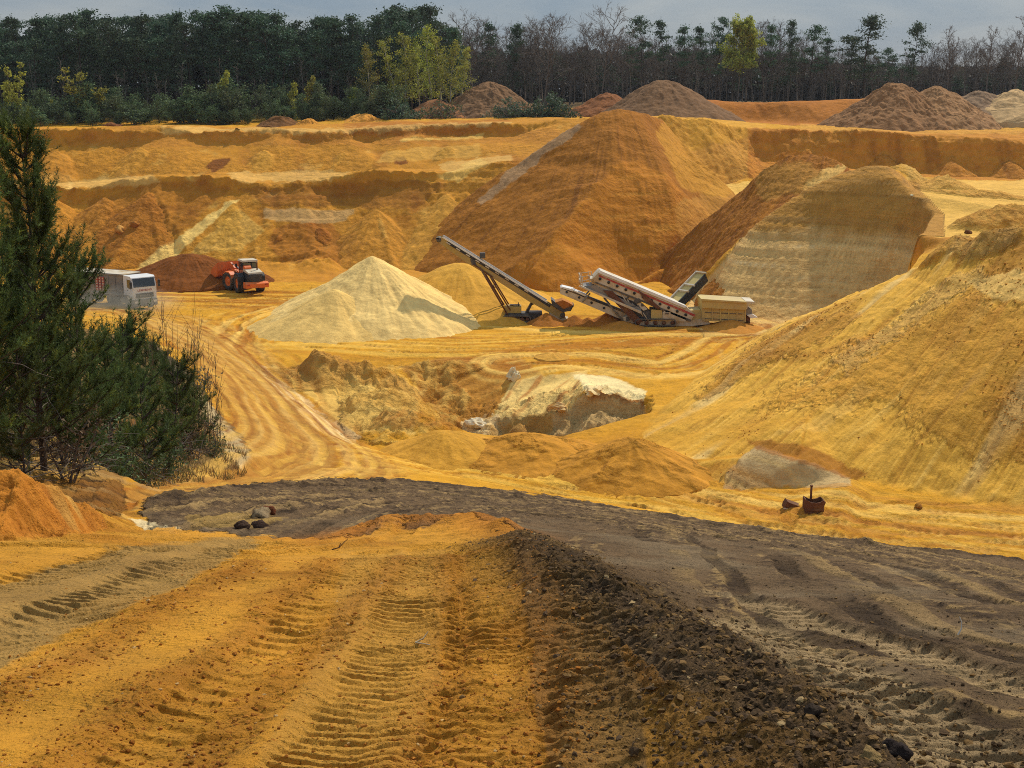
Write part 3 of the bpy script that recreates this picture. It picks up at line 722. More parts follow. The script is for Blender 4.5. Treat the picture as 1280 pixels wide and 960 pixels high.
G.mix(i, S(132, 112, 84), m*(1-fm)*sm(-.1, .4, fbm(xm*.5, ym*.5, 3, 95))*.7)
G.patch([(230, 648), (330, 640), (360, 648), (330, 660), (240, 660)], S(172, 138, 74), 4, .8, 20, 30, 5, 2)
G.patch([(160, 648), (182, 652), (230, 664), (222, 668), (180, 664)], S(222, 200, 152), 2, .9, 18, 30, 4, 2)
for o in (-5, -3.2, -1.4, .2, 1.9, 3.6):
    G.rut(cl, o, .34, .035, S(56, 41, 26), .9, .03, .3, .5, .7, .5, .3)
    G.rut(cl, o+.9, .24, .03, S(60, 44, 28), .85, 0, .3, .5, .5, .5, .3)
    G.rut(cl, o+.45, .3, -.03, MUDL, .6, .02, .3, .5, 0, .5, .2)
# dark lip along the far edge of the mud track
lip = world_line([(190, 632), (240, 621), (300, 613), (400, 604), (500, 605), (600, 614), (700, 624), (800, 640), (900, 657), (1000, 672), (1100, 684), (1270, 702)])
i2, d, s, sd = G.near(lip, 1.6)
G.Z[i2] += .16*np.exp(-(d/.4)**2)*(.8+.9*fbm(s*.5, d, 4, 97, .6)); G.mix(i2, MUDD, np.exp(-(d/.5)**2)*sm(-.2, .3, fbm(s*.9, d*2, 4, 98))*.8)

# ---- orange ramp in front
fg = np.nonzero((y < 20.5) & (mudm < .98))[0]
xf, yf = x[fg], y[fg]; om = 1-mudm[fg]
G.mix(fg, S(202, 142, 46), om*.92)
n1 = fbm(xf*.5, yf*.5, 4, 101)
G.mix(fg, S(176, 112, 30), om*sm(.0, .5, n1)*.7); G.mix(fg, S(196, 140, 56), om*sm(.1, .5, -n1)*.5)
G.Z[fg] += om*(.05*n1+.020*fbm(xf*2.5, yf*2.5, 5, 103, .6))
G.patch([(-400, 690), (0, 728), (140, 688), (260, 672), (330, 676), (230, 730), (60, 800), (-400, 960)], S(158, 126, 72), 10, .8, 3, 19, 16, .8)
G.patch([(430, 690), (560, 690), (560, 800), (520, 960), (300, 1000), (400, 820)], S(184, 138, 62), 14, .5, 3, 18, 18, .8)
G.patch([(640, 680), (700, 700), (760, 790), (800, 900), (820, 1000), (690, 1000), (660, 800)], S(150, 116, 66), 10, .7, 3, 18, 18, 1)
TK = [([(548, 684), (528, 750), (487, 860), (440, 960), (380, 1080)], .80, .036, .13, .3),
      ([(604, 690), (618, 760), (612, 850), (590, 960), (560, 1080)], .70, .030, .13, .25),
      ([(700, 722), (728, 775), (752, 850), (765, 960), (770, 1080)], .62, .045, .15, .2),
      ([(330, 680), (170, 735), (0, 800), (-170, 870)], .95, .04, .2, .8),
      ([(200, 684), (90, 705), (-60, 745), (-200, 790)], .8, .04, .2, .8),
      ([(470, 690), (400, 760), (300, 850), (180, 960), (60, 1080)], .7, .03, .22, .5)]
for pts, wd, lug, spc, v in TK:
    G.rut(world_line(pts), 0, wd, .03, None, 0, lug, spc, v, .55, .12)
rows_ = [[(500, 700), (440, 760), (350, 850), (250, 950), (150, 1050)], [(320, 705), (200, 760), (60, 840), (-60, 900)], [(420, 700), (330, 775), (180, 880), (60, 980)], [(560, 700), (575, 780), (560, 880), (520, 980)],
         [(655, 690), (672, 760), (680, 850), (670, 960)]]
CLODROWS = []
for k, pts in enumerate(rows_):
    ln = world_line(pts); CLODROWS.append(ln)
    i, d, s, sd = G.near(ln, .8)
    w_ = np.exp(-(d/(.20+.08*k % 3*.1))**2)
    cl_ = np.maximum(0, fbm(x[i]*7, y[i]*7, 3, 110+k)+.1)
    G.Z[i] += w_*(.015+.05*cl_); G.mix(i, S(146, 88, 24), w_*.5)
G.R[fg] = .42+.3*sm(-.2, .3, n1)
# churned ridge between the ramp and the mud
rb = world_line([(640, 676), (668, 696), (705, 715), (770, 765), (850, 812), (905, 860), (960, 915), (1040, 1000), (1100, 1080)])
i, d, s, sd = G.near(rb, 2.2)
t = d*sd
h = np.exp(-((t+.1)/.62)**2)*sm(-.5, 2, s)
cl_ = fbm(x[i]*3.2, y[i]*3.2, 5, 121, .6); c2 = ridged(x[i]*7, y[i]*7, 3, 123)
G.Z[i] += h*(.22+.10*cl_+.025*c2)+np.exp(-(t/1.3)**2)*.02*c2*sm(0, 2, s)
G.R[i] += (1.1-G.R[i])*h
G.mix(i, S(88, 68, 44), h*.9); G.mix(i, S(124, 92, 46), h*sm(.0, .4, cl_)*.7); G.mix(i, MUDD, h*sm(.0, .4, -cl_)*.8)
# treads on the right
for pts, wd, lug, spc in [([(930, 790), (1010, 840), (1110, 900), (1230, 980), (1330, 1060)], .85, .05, .15), ([(900, 745), (1000, 775), (1130, 812), (1280, 860)], .5, .03, .2)]:
    ln = world_line(pts)
    G.rut(ln, 0, wd, .05, S(190, 160, 114), .85, lug, spc, .1, .7, .1)
# crest scarp of the ramp
ln = world_line([(400, 674), (480, 662), (540, 657), (590, 656), (630, 668)])
i, d, s, sd = G.near(ln, 1.4)
G.Z[i] += .22*np.exp(-(d/.45)**2)*sm(0, 1.5, s)*(1+.5*fbm(s*1.3, d, 3, 130)); G.mix(i, S(186, 116, 34), np.exp(-(d/.6)**2)*.8)
# bank of loose orange earth on the left
i, m = G.patch([(-600, 560), (-20, 580), (30, 586), (80, 612), (130, 650), (135, 664), (75, 672), (0, 676), (-600, 680)], S(192, 122, 40), 3, .95, 13, 21, 5, 1.5)
cl_ = fbm(x[i]*2.4, y[i]*2.4, 5, 133, .6)
G.Z[i] += m*(.20*cl_+.05*ridged(x[i]*5, y[i]*5, 3, 135)); G.mix(i, S(160, 94, 26), m*sm(0, .4, -cl_)*.7)
G.mix(i, S(206, 160, 80), m*sm(.25, .5, fbm(x[i]*.8+9, y[i]*.8, 3, 137))*.8)
GR.z = G.Z.reshape(GR.z.shape).astype(float)

M_GROUND = sand_mat('quarry_sand', 5.0, .05, .34, layers=2.4)
M_PILE = sand_mat('tipped_sand', 7.0, .035, .24)
# split the sheet into ground and mud track (same vertices, no gap)
quads = grid_quads(*GR.z.shape)
mq = mudm[quads].mean(1) > .5
verts = np.stack([G.X, G.Y, G.Z], -1)
def sub_mesh(name, qd, mat):
    u, inv = np.unique(qd, return_inverse=True)
    o = mesh_np(name, verts[u], inv.reshape(-1, 4), mat, G.C[u], rough=G.R[u])
    return o
g_obj = tag(sub_mesh('ground', quads[~mq], M_GROUND), kind='structure')
r_obj = tag(sub_mesh('mud_road', quads[mq], M_GROUND), kind='structure')
# one set of normals for both, so no seam shows where they meet
vn = np.zeros_like(verts)
fnrm = np.cross(verts[quads[:, 1]]-verts[quads[:, 0]], verts[quads[:, 3]]-verts[quads[:, 0]])
for k in range(4): np.add.at(vn, quads[:, k], fnrm)
vn /= np.linalg.norm(vn, axis=1, keepdims=True)+1e-12
for o, qd in ((g_obj, quads[~mq]), (r_obj, quads[mq])):
    u = np.unique(qd)
    o.data.normals_split_custom_set_from_vertices(vn[u].tolist())
# ================================================================ tipped heaps
def cone(name, px, py, Y, slope, label, group, col, cat='sand pile', seed=0, rad=None, base=FLOOR, streak=.12, talus=1.0, tip=.5, aniso=None, clod=0, cfun=None, nang=260, nrad=150, rough=.12, grit=.3):
    c = P(px, py, Y); h = c[2]-base
    R = rad or h/slope*1.5
    ang = np.linspace(0, 2*np.pi, nang, endpoint=False); rr = np.linspace(0, 1, nrad)**1.1*R
    A, Rr = np.meshgrid(ang, rr)
    ca, sa = np.cos(A), np.sin(A)
    sl = slope*(1+.10*pn(ca*1.3, sa*1.3, seed+1))
    if aniso: sl = sl*aniso(A)
    x = Rr*ca; y = Rr*sa
    zz = -sl*(np.sqrt(Rr**2+tip**2)-tip)
    t = np.clip(-zz/h, 0, 1.4)
    zz += talus*h*.10*sm(.5, 1., t)
    lobes = fbm(ca*1.6+Rr*.03, sa*1.6, 3, seed+4)
    zz += sm(.05, .4, Rr/R)*h*.12*lobes
    fine = fbm(A*R*.9+.5*fbm(x*.3, y*.3, 2, seed), Rr*.16, 4, seed+6, .6)*(.5+.5*sm(0, np.pi*.2, np.pi-np.abs(A-np.pi)))
    zz += streak*.5*sm(.08, .5, Rr/R)*fine+rough*fbm(x*.6, y*.6, 5, seed+8, .55)
    if clod:
        cm = sm(-.1, .35, fbm(x*.45, y*.45, 3, seed+9)); zz += clod*.35*cm*np.maximum(0, fbm(x*2.6, y*2.6, 4, seed+10, .6)-.02)
    zz -= 2.2*h*np.clip((Rr/R-.95)/.05, 0, 1)
    zz = np.maximum(zz, -h-4)
    V = np.stack([x, y, zz+h], -1)
    C = np.tile(np.append(col, 0).astype(np.float32), (V.shape[0]*V.shape[1], 1))
    f = fine.ravel()
    C[:, :3] *= (1+.30*f[:, None])
    n = fbm(x*.5, y*.5, 5, seed+12).ravel()
    C[:, :3] *= (1+.22*n[:, None])
    if cfun is not None: cfun(C, x.ravel(), y.ravel(), (zz+h).ravel(), A.ravel())
    q = grid_quads(nrad, nang+1)
    q = np.where(q % (nang+1) == nang, q-nang, q); q = q//(nang+1)*nang+q % (nang+1)
    rg = np.full(len(C), grit, np.float32)
    if clod: rg += .9*cm.ravel()
    o = mesh_np(name, V.reshape(-1, 3), q[:, ::-1], M_PILE, C, rough=rg)
    o.location = (c[0], c[1], base)
    tag(o, label, cat, group)
    return o
def z_at(px, py): return V3(px, py)
GP = 'loose sand heaps on the pit floor'
def pale(C, x, y, z, a):  # paints the shaded left flank of the cone darker, in streaks
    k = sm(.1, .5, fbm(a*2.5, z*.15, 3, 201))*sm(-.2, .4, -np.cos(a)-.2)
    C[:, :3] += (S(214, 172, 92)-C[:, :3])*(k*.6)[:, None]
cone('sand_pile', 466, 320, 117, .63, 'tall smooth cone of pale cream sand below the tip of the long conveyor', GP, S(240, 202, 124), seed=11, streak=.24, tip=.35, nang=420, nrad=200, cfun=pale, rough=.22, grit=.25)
cone('sand_pile', 418, 362, 112.3, .55, 'low lobe of cream sand slumped against the tall pale cone', GP, S(228, 188, 108), seed=14, streak=.10, tip=.5, grit=.3)
cone('sand_pile', 575, 329, 124, .52, 'rounded yellow sand heap behind the legs of the long conveyor', GP, S(214, 158, 58), seed=21, streak=.12, tip=1.6, nang=360)
cone('sand_pile', 238, 317, 140, .66, 'brown earth heap the orange wheel loader is digging into', GP, S(128, 72, 22), seed=31, streak=.3, tip=1.6, aniso=lambda a: 1-.35*np.cos(a)*np.cos(a), rough=.25)
cone('sand_pile', 285, 326, 141, .66, 'dark scooped shoulder of brown earth at the raised loader bucket', GP, S(116, 64, 20), seed=33, streak=.3, tip=1.2, rough=.25)
for px, py, Y, lab, sd, sl in [(556, 539, 71.5, 'smooth yellow sand mound in front of the white lip of the hole', 41, .5), (664, 544, 71, 'broad crumbly sand mound in the middle of the row before the hole', 43, .36), (788, 549, 68, 'largest crumbly orange sand mound of the row, beside the hill foot', 45, .56), (606, 550, 72, 'low saddle of sand joining the smooth and the broad mound', 47, .4)]:
    cone('sand_mound', px, py, Y, sl, lab, 'sand mounds in front of the hole', S(194, 134, 42) if sd != 41 else S(204, 148, 50), 'sand mound', sd, streak=.08, tip=1.1, clod=.0 if sd == 41 else .55, rough=.16, nang=300)
cone('sand_mound', 690, 441, 99, .45, 'ochre sand mound on the floor behind the striped ramp of the hole', 'sand mounds in front of the hole', S(206, 152, 62), 'sand mound', 49, streak=.1, tip=.8)
for px, py, Y, lab, sd in [(683, 391, 114.6, 'little dark cone of spilled sand under the conveyor tail', 51), (718, 394, 114.5, 'sharp little sand cone between the conveyor and the screening machine', 52), (735, 397, 114.2, 'smallest sand cone between the two neighbours by the screening machine', 53), (760, 390, 114.6, 'tallest little dark sand cone under the white discharge belt', 54), (777, 401, 113, 'flat spill of dark sand before the crawler of the screening machine', 55), (915, 400, 112.5, 'flat spill of sand under the yellow hopper', 56)]:
    cone('spill_cone', px, py, Y, .62 if sd not in (55, 56) else .28, lab, 'small spill cones by the machines', S(160, 100, 34) if sd < 55 else S(190, 128, 48), 'spill cone', sd, streak=.04, tip=.12, nang=70, nrad=40, rough=.05)
GM = 'earth mounds along the rim'
cone('earth_mound', 828, 100, 214, .72, 'big smooth greyish brown earth mound on the rim behind the great heap', GM, S(126, 92, 60), 'earth mound', 61, base=-5.0, streak=.14, tip=3.0, nang=300, rough=.4, aniso=lambda a: 1-.12*np.cos(a))
cone('earth_mound', 1120, 103, 205, .74, 'rough twin-topped brown earth mound beside the orange bank', GM, S(146, 104, 64), 'earth mound', 63, base=-5.6, streak=.5, tip=1.6, clod=.9, rough=.6)
cone('earth_mound', 1170, 108, 206, .70, 'lighter rough shoulder of the twin-topped mound', GM, S(158, 116, 74), 'earth mound', 65, base=-5.6, streak=.5, tip=1.6, clod=.9, rough=.6)
cone('earth_mound', 612, 103, 212, .80, 'reddish brown earth mound above the brush pile near the yellow birches', GM, S(126, 92, 60), 'earth mound', 67, base=-4.6, streak=.4, tip=3.0, clod=.8, rough=.5)
for px, py, Y, c_, lab, sd in [(350, 145, 197, S(120, 80, 40), 'low brown soil lump on the rim before the yellow bushes', 71), (385, 149, 196, S(206, 140, 50), 'small orange soil lump on the rim next to the brown lump', 72), (140, 153, 199, S(130, 80, 44), 'small dark soil lump on the rim above the pines', 73), (455, 142, 198, S(214, 146, 56), 'bright orange soil lump on the rim before the brush', 74), (760, 116, 222, S(136, 84, 44), 'reddish lump behind the great heap top', 75), (545, 124, 206, S(150, 100, 60), 'pale topped soil lump above the brush pile', 76), (1268, 112, 210, S(196, 160, 110), 'pale grey lump on top of the orange bank', 77), (1225, 113, 212, S(140, 112, 84), 'long grey lump on the orange bank beside the rough mound', 78)]:
    cone('soil_lump', px, py, Y, .62, lab, 'soil lumps along the rim', c_, 'soil lump', sd, base=-5.2 if px < 700 else -4, streak=.3, tip=1.2, clod=.8, nang=90, nrad=50, rough=.5)

# ---- the two great heaps
def heap(name, lines, a0, a1, y0, y1, dy, label, colfun, group):
    px0 = lambda p: (p-640)/F/.985
    g = Grid(px0(a0), px0(a1), .00075/QUAL, list(np.exp(np.linspace(math.log(y0), math.log(y1), int(math.log(y1/y0)/(dy/QUAL))))))
    g.tin(lines); ok = ~np.isnan(g.z)
    g.z[~ok] = FLOOR-2
    zz = g.z.copy(); g.blur(7); g.z = np.where(ok, g.z, zz)
    s = Sheet(g, YEL)
    colfun(s)
    q = grid_quads(*g.z.shape); q = q[ok.ravel()[q].all(1)]
    u, inv = np.unique(q, return_inverse=True)
    o = mesh_np(name, np.stack([s.X, s.Y, s.Z], -1)[u], inv.reshape(-1, 4), M_PILE, s.C[u], rough=s.R[u])
    tag(o, label, 'spoil heap', group)
    return o
B = -21.2
MH = [[(735, 151, 164), (755, 139, 165.5), (775, 136, 166), (800, 139.5, 167.5), (824, 146, 172), (830, 149, 178)],
      [(735, 151, 164), (700, 168, 163.6), (640, 208, 162.5), (560, 265, 161), (500, 308, 159.5), (466, 331, B)],
      [RAW(462, 160, B-1), RAW(480, 164, B), RAW(560, 169, -20), RAW(640, 173, -15.5), RAW(720, 178, -9), RAW(780, 182, -5)],
      [(466, 331, B), (520, 348, B), (600, 362, B), (650, 370, B), (700, 376, B), (760, 371, B), (800, 360, B), (850, 352, B), RAW(895, 147, B), RAW(915, 151, -19.5), RAW(950, 160, -16)],
      [(775, 136, 166), (768, 175, 158.5), (765, 212, 152.5), (738, 245, 147.6), (690, 300, 139.5), (655, 340, 134.5)],
      [(800, 139.5, 167.5), (812, 180, 160), (835, 230, 153), (850, 290, 147), (845, 330, 143.5)],
      [(824, 146, 172), (845, 190, 166), (880, 240, 160), (885, 285, 153), (870, 325, 146.5)],
      [(830, 149, 178), (865, 205, 170), (925, 247, 166), RAW(950, 160, -16)]]
def mh_col(s):
    x, y, z = s.X, s.Y, s.Z; i = np.arange(x.size)
    c = P(775, 136, 166)
    an = np.arctan2(y-c[1]-8, x-c[0]); r = np.hypot(x-c[0], y-c[1]-8)
    fall = fbm(an*26+.25*fbm(x*.2, y*.2, 2, 301), r*.05, 5, 303, .62)
    f2 = fbm(an*70, r*.09, 4, 304, .65); slump = ridged(x*.09+.3*y*.09, y*.09+z*.1, 3, 306)
    s.Z += (.17*fall+.10*f2)*sm(2, 12, r)+.55*fbm(x*.14, y*.14, 4, 305)+.35*slump*sm(4, 14, r)+.13*fbm(x*1.0, y*.8+z*.5, 5, 307, .68)
    s.R[:] = .5+.4*sm(-.2, .3, fbm(x*.12, y*.12+z*.1, 3, 310))
    s.mix(i, S(164, 102, 26), np.full(x.size, .95))
    s.mix(i, S(108, 60, 12), sm(.0, .5, fall*.7+.5*f2)*.65); s.mix(i, S(184, 116, 32), sm(.1, .5, -fall)*.6)
    _, m = s.patch([(772, 205), (752, 225), (700, 290), (640, 345), (600, 380), (900, 400), (900, 330), (885, 270), (840, 225), (810, 205)], S(190, 120, 30), 10, .85, warp=14, ws=.25)  # right flank coloured brighter as the sunlit side, in yellower sand too
    j = _; hz = fbm(x[j]*.08, z[j]*1.4, 4, 309)
    s.mix(j, S(176, 112, 34), m*sm(.0, .5, hz)*.5); s.mix(j, S(224, 160, 60), m*sm(.15, .5, -hz)*.5); s.Z[j] += .12*hz*m
    s.patch([(728, 160), (712, 172), (660, 214), (600, 256), (596, 250), (650, 200), (700, 166), (722, 156)], S(176, 146, 108), 4, .6, warp=10, ws=.4)
    s.patch([(845, 260), (905, 225), (930, 240), (890, 285), (850, 330)], S(190, 134, 52), 5, .7, warp=8)
    s.patch([(830, 148), (930, 238), (905, 250), (850, 235), (820, 170)], S(206, 146, 46), 5, .7, warp=8)
heap('spoil_heap', MH, 430, 990, 124, 186, .0011, 'huge dark orange brown heap tipped from the rim, tallest in the pit', mh_col, 'spoil heaps tipped from the rim')
H2 = [[(955, 213, 141), (985, 193, 140), (1010, 189.5, 140), (1040, 197, 137.5), (1062, 212, 134)],
      [(955, 213, 141), (905, 254, 142.5), (850, 300, 144), (792, 347, B)],
      [RAW(788, 150, B-.5), RAW(850, 154, B-.5), RAW(900, 156, -19.8), RAW(960, 156, -14.5), RAW(1010, 153, -12), RAW(1070, 146, -10.5)],
      [(792, 347, B), (830, 366, B), (862, 386, B), RAW(880, 118, B)],
      [(1062, 212, 134), (1055, 216, 131.3), (1000, 240, 130.2), (938, 292, 127.3), (905, 331, 126.2), (872, 368, 124), RAW(880, 118, B)],
      [(1010, 189.5, 140), (1000, 212, 136), (960, 250, 133), (900, 310, 131), (850, 360, 129)]]
def h2_col(s):
    x, y, z = s.X, s.Y, s.Z; i = np.arange(x.size)
    c = P(1010, 189, 140)
    an = np.arctan2(y-c[1]-8, x-c[0]-4); r = np.hypot(x-c[0]-4, y-c[1]-8)
    fall = fbm(an*22+.3*fbm(x*.2, y*.2, 2, 321), r*.05, 5, 323, .62)
    edge = sm(0, .5, z-B)
    f2 = fbm(an*60, r*.09, 4, 324, .65)
    s.Z += (.28*fall+.12*f2)*sm(2, 10, r)+.45*fbm(x*.2, y*.2, 4, 325)+.30*fbm(x*1.0, y*.8+z*.5, 5, 327, .68)
    s.R[:] = .75
    s.mix(i, S(160, 98, 24), np.full(x.size, .95))
    s.mix(i, S(124, 72, 18), sm(.0, .45, fall+.5*f2)*.7); s.mix(i, S(200, 132, 46), sm(.1, .5, -fall)*.6)
    s.patch([(1000, 235), (1030, 210), (1062, 205), (1050, 220), (1010, 240)], S(222, 178, 96), 3, .8, warp=6)
    s.patch([(940, 215), (1000, 200), (1030, 215), (1000, 240), (950, 250)], S(176, 126, 48), 8, .7, warp=10)
heap('spoil_heap', H2, 770, 1110, 112, 160, .0011, 'brown heap leaning on the striped pale cliff behind the screening machine', h2_col, 'spoil heaps tipped from the rim')
# ================================================================ plants
def leaf_mat(name, col, var=.5, rough=.7, trans=.25, warm=(1, 1, 1)):
    m, nt, b = new_mat(name); L = nt.links.new
    oi = N(nt, 'ShaderNodeObjectInfo'); geo = N(nt, 'ShaderNodeNewGeometry')
    n = noise_n(nt, geo.outputs['Position'], .55, 3, .6)
    at = N(nt, 'ShaderNodeAttribute'); at.attribute_name = 'Col'
    v = math_n(nt, 'MULTIPLY', math_n(nt, 'MULTIPLY_ADD', n, var*2, 1-var), math_n(nt, 'MULTIPLY_ADD', oi.outputs['Random'], .5, .75))
    hs = N(nt, 'ShaderNodeHueSaturation'); L(math_n(nt, 'MULTIPLY_ADD', oi.outputs['Random'], .05, .475), hs.inputs['Hue'])
    mx = N(nt, 'ShaderNodeMix', data_type='RGBA', blend_type='MULTIPLY'); mx.inputs[0].default_value = 1
    L(at.outputs['Color'], mx.inputs[6]); cb = N(nt, 'ShaderNodeCombineColor')
    for i in range(3): L(v, cb.inputs[i])
    L(cb.outputs[0], mx.inputs[7])
    m2 = N(nt, 'ShaderNodeMix', data_type='RGBA', blend_type='MULTIPLY'); m2.inputs[0].default_value = 1
    L(mx.outputs[2], m2.inputs[6]); m2.inputs[7].default_value = (*col, 1)
    L(m2.outputs[2], hs.inputs['Color'])
    L(hs.outputs[0], b.inputs['Base Color']); b.inputs['Roughness'].default_value = rough
    b.inputs['Specular IOR Level'].default_value = .2
    tr = N(nt, 'ShaderNodeBsdfTranslucent'); L(hs.outputs[0], tr.inputs[0])
    ms = N(nt, 'ShaderNodeMixShader'); ms.inputs[0].default_value = trans
    L(b.outputs[0], ms.inputs[1]); L(tr.outputs[0], ms.inputs[2])
    L(ms.outputs[0], nt.nodes['Material Output'].inputs[0])
    return m
M_PINE = leaf_mat('pine_needles', (.058, .098, .052), .6, trans=.2)
M_NEEDLE = leaf_mat('young_pine_needles', (.086, .118, .032), .55, trans=.25)
M_BIRCH = leaf_mat('birch_leaves', (.34, .34, .05), .5, trans=.4)
M_FRESH = leaf_mat('fresh_green_leaves', (.40, .50, .08), .4, trans=.4)
M_SHRUB = leaf_mat('shrub_leaves', (.095, .135, .055), .6, trans=.25)
M_TWIG = plain_mat('twig_bark', (.165, .135, .112), .9, var=.4, spec=.1)
M_BARK = plain_mat('pine_bark', (.075, .055, .042), .9, var=.45, scale=2, spec=.1)
M_BWHITE = plain_mat('birch_bark', (.42, .39, .34), .8, var=.45, scale=1.5, spec=.1)
M_DRY = leaf_mat('dry_grass', (.24, .18, .09), .5, trans=.3)

def tris_at(cent, size, rng, flat=0., axis=None, narrow=1.):
    """one random triangle at every centre"""
    n = len(cent)
    a = rng.normal(size=(n, 3)); a[:, 2] *= (1-flat)
    if axis is not None: a = a*.55+axis
    a /= np.linalg.norm(a, axis=1, keepdims=True)+1e-9
    b = np.cross(a, rng.normal(size=(n, 3))); b /= np.linalg.norm(b, axis=1, keepdims=True)+1e-9
    s = (np.asarray(size)*np.ones(n))[:, None]
    v = np.stack([cent-a*s*.5-b*s*.42*narrow, cent-a*s*.3+b*s*.42*narrow, cent+a*s*.7], 1)
    return v.reshape(-1, 3), np.arange(n*3).reshape(-1, 3)
def tube_np(paths, sides=4):
    """paths: list of (points Nx3, radii N)"""
    V = []; Q = []; off = 0
    for pts, rad in paths:
        pts = np.asarray(pts, float); rad = np.asarray(rad, float); n = len(pts)
        t = np.gradient(pts, axis=0); t /= np.linalg.norm(t, axis=1, keepdims=True)+1e-9
        ref = np.where(np.abs(t[:, 2:3]) > .9, np.array([[1., 0, 0]]), np.array([[0, 0, 1.]]))
        u = np.cross(t, ref); u /= np.linalg.norm(u, axis=1, keepdims=True)+1e-9
        w_ = np.cross(t, u)
        a = np.arange(sides)*2*np.pi/sides
        ring = pts[:, None]+rad[:, None, None]*(np.cos(a)[None, :, None]*u[:, None]+np.sin(a)[None, :, None]*w_[:, None])
        V.append(ring.reshape(-1, 3))
        i = np.arange(n*sides).reshape(n, sides)+off
        j = np.roll(i, -1, axis=1)
        Q.append(np.stack([i[:-1], j[:-1], j[1:], i[1:]], -1).reshape(-1, 4)); off += n*sides
    return np.concatenate(V), np.concatenate(Q)
def shade_col(n, rng, lo=.7, hi=1.3):
    c = np.ones((n, 4), np.float32); c[:, :3] = np.repeat(rng.uniform(lo, hi, (n//3, 1)), 3, 0); return c
def bend(p0, d, L, n, rng, wob=.12, up=0.):
    pts = [np.array(p0, float)]; d = np.array(d, float); d /= np.linalg.norm(d)
    for k in range(n):
        d = d+rng.normal(size=3)*wob+np.array((0, 0, up)); d /= np.linalg.norm(d)
        pts.append(pts[-1]+d*L/n)
    return np.array(pts)
def tree_proto(name, wood, woodm, leaf=None, leafm=None, cols=None):
    """Empty > trunk (wood) and crown (leaves); wood = tube paths"""
    root = empty(name)
    V, Q = tube_np(*wood)
    mesh_np('trunk', V, Q, woodm, parent=root)
    if leaf is not None:
        mesh_np('crown', leaf[0], leaf[1], leafm, cols, smooth=False, parent=root, tris=True)
    return root
def far_pine(seed, H=16, spread=2.6, lowest=.38, nb=20, flat=.32, full=1.):
    r = np.random.default_rng(seed)
    tr = bend((0, 0, -.5), (r.normal()*.04, r.normal()*.04, 1), H+.3, 8, r, .05, .02); rad = np.linspace(.2, .05, 9)
    paths = [(tr, rad)]; cents = []
    for k in range(nb):
        f = lowest+(1-lowest)*((k+r.uniform(-.5, .5))/(nb-1)); f = min(1, max(lowest, f))
        b0 = np.array([np.interp(f, np.linspace(0, 1, 9), tr[:, j]) for j in range(3)])
        g = (f-lowest)/(1-lowest)
        ln = spread*(.55+.9*math.sin(math.pi*min(1, .18+g*.75)))*r.uniform(.35, 1.15)*(1-.45*g**3)
        a = r.uniform(0, 6.28)
        br = bend(b0, (math.cos(a), math.sin(a), .1+.45*f), ln, 4, r, .2, .04)
        paths.append((br, np.linspace(.07, .018, 5)))
        for q in (2, 3, 4):
            if r.random() < .18: continue
            n = int(r.uniform(30, 62)*full); sz = r.uniform(.35, .85)
            cents.append(br[q]+r.normal(size=(n, 3))*np.array((sz, sz, sz*flat)))
    cents.append(tr[-1]+r.normal(size=(70, 3))*np.array((.55, .55, .45)))
    cents = np.concatenate(cents)
    lf = tris_at(cents, r.uniform(.16, .42, len(cents)), r)
    return tree_proto('pine_tree', (paths, 4), M_BARK, lf, M_PINE, shade_col(len(lf[0]), r, .6, 1.6))
def bare_tree(seed, H=15, spread=1.0, mat=None, leaves=None, leafm=None, slim=1., up=.05, nm='bare_tree', lsize=.2, depth=4, lowest=.3):
    r = np.random.default_rng(seed)
    tr = bend((0, 0, -.5), (0, 0, 1), H*.86, 9, r, .05, .03); rad = np.linspace(.16*slim, .03, 10)
    paths = [(tr, rad)]; tips = []
    def grow(p0, d, L, rd, lv):
        b = bend(p0, d, L, 4, r, .16, up)
        paths.append((b, np.linspace(rd, rd*.45, 5)))
        if lv <= 0:
            tips.append(b); return
        for k in range(r.integers(3, 5)):
            f = r.uniform(.35, 1.0)
            q = np.array([np.interp(f*4, np.arange(5), b[:, j]) for j in range(3)])
            dd = b[-1]-b[0]; dd = dd/np.linalg.norm(dd)+r.normal(size=3)*.5
            grow(q, dd, L*r.uniform(.45, .68), max(rd*.55, .017), lv-1)
        tips.append(b)
    nb = 20
    for k in range(nb):
        f = lowest+(1-lowest)*(k/(nb-1))
        b0 = np.array([np.interp(f*9, np.arange(10), tr[:, j]) for j in range(3)])
        a = k*2.4+r.uniform(-.5, .5); ln = H*.30*spread*(1.15-.8*f)*r.uniform(.7, 1.2)
        grow(b0, (math.cos(a)*.75, math.sin(a)*.75, .85), ln, .05*slim, 3 if (depth > 3 and not leaves) else 2 if depth > 3 else 1)
    lf = None; cols = None
    if leaves:
        T = np.concatenate(tips); c = T[r.integers(0, len(T), leaves)]+r.normal(size=(leaves, 3))*.22
        lf = tris_at(c, r.uniform(.6, 1.3, leaves)*lsize, r); cols = shade_col(len(lf[0]), r, .6, 1.4)
    return tree_proto(nm, (paths, 3), mat or M_TWIG, lf, leafm, cols)
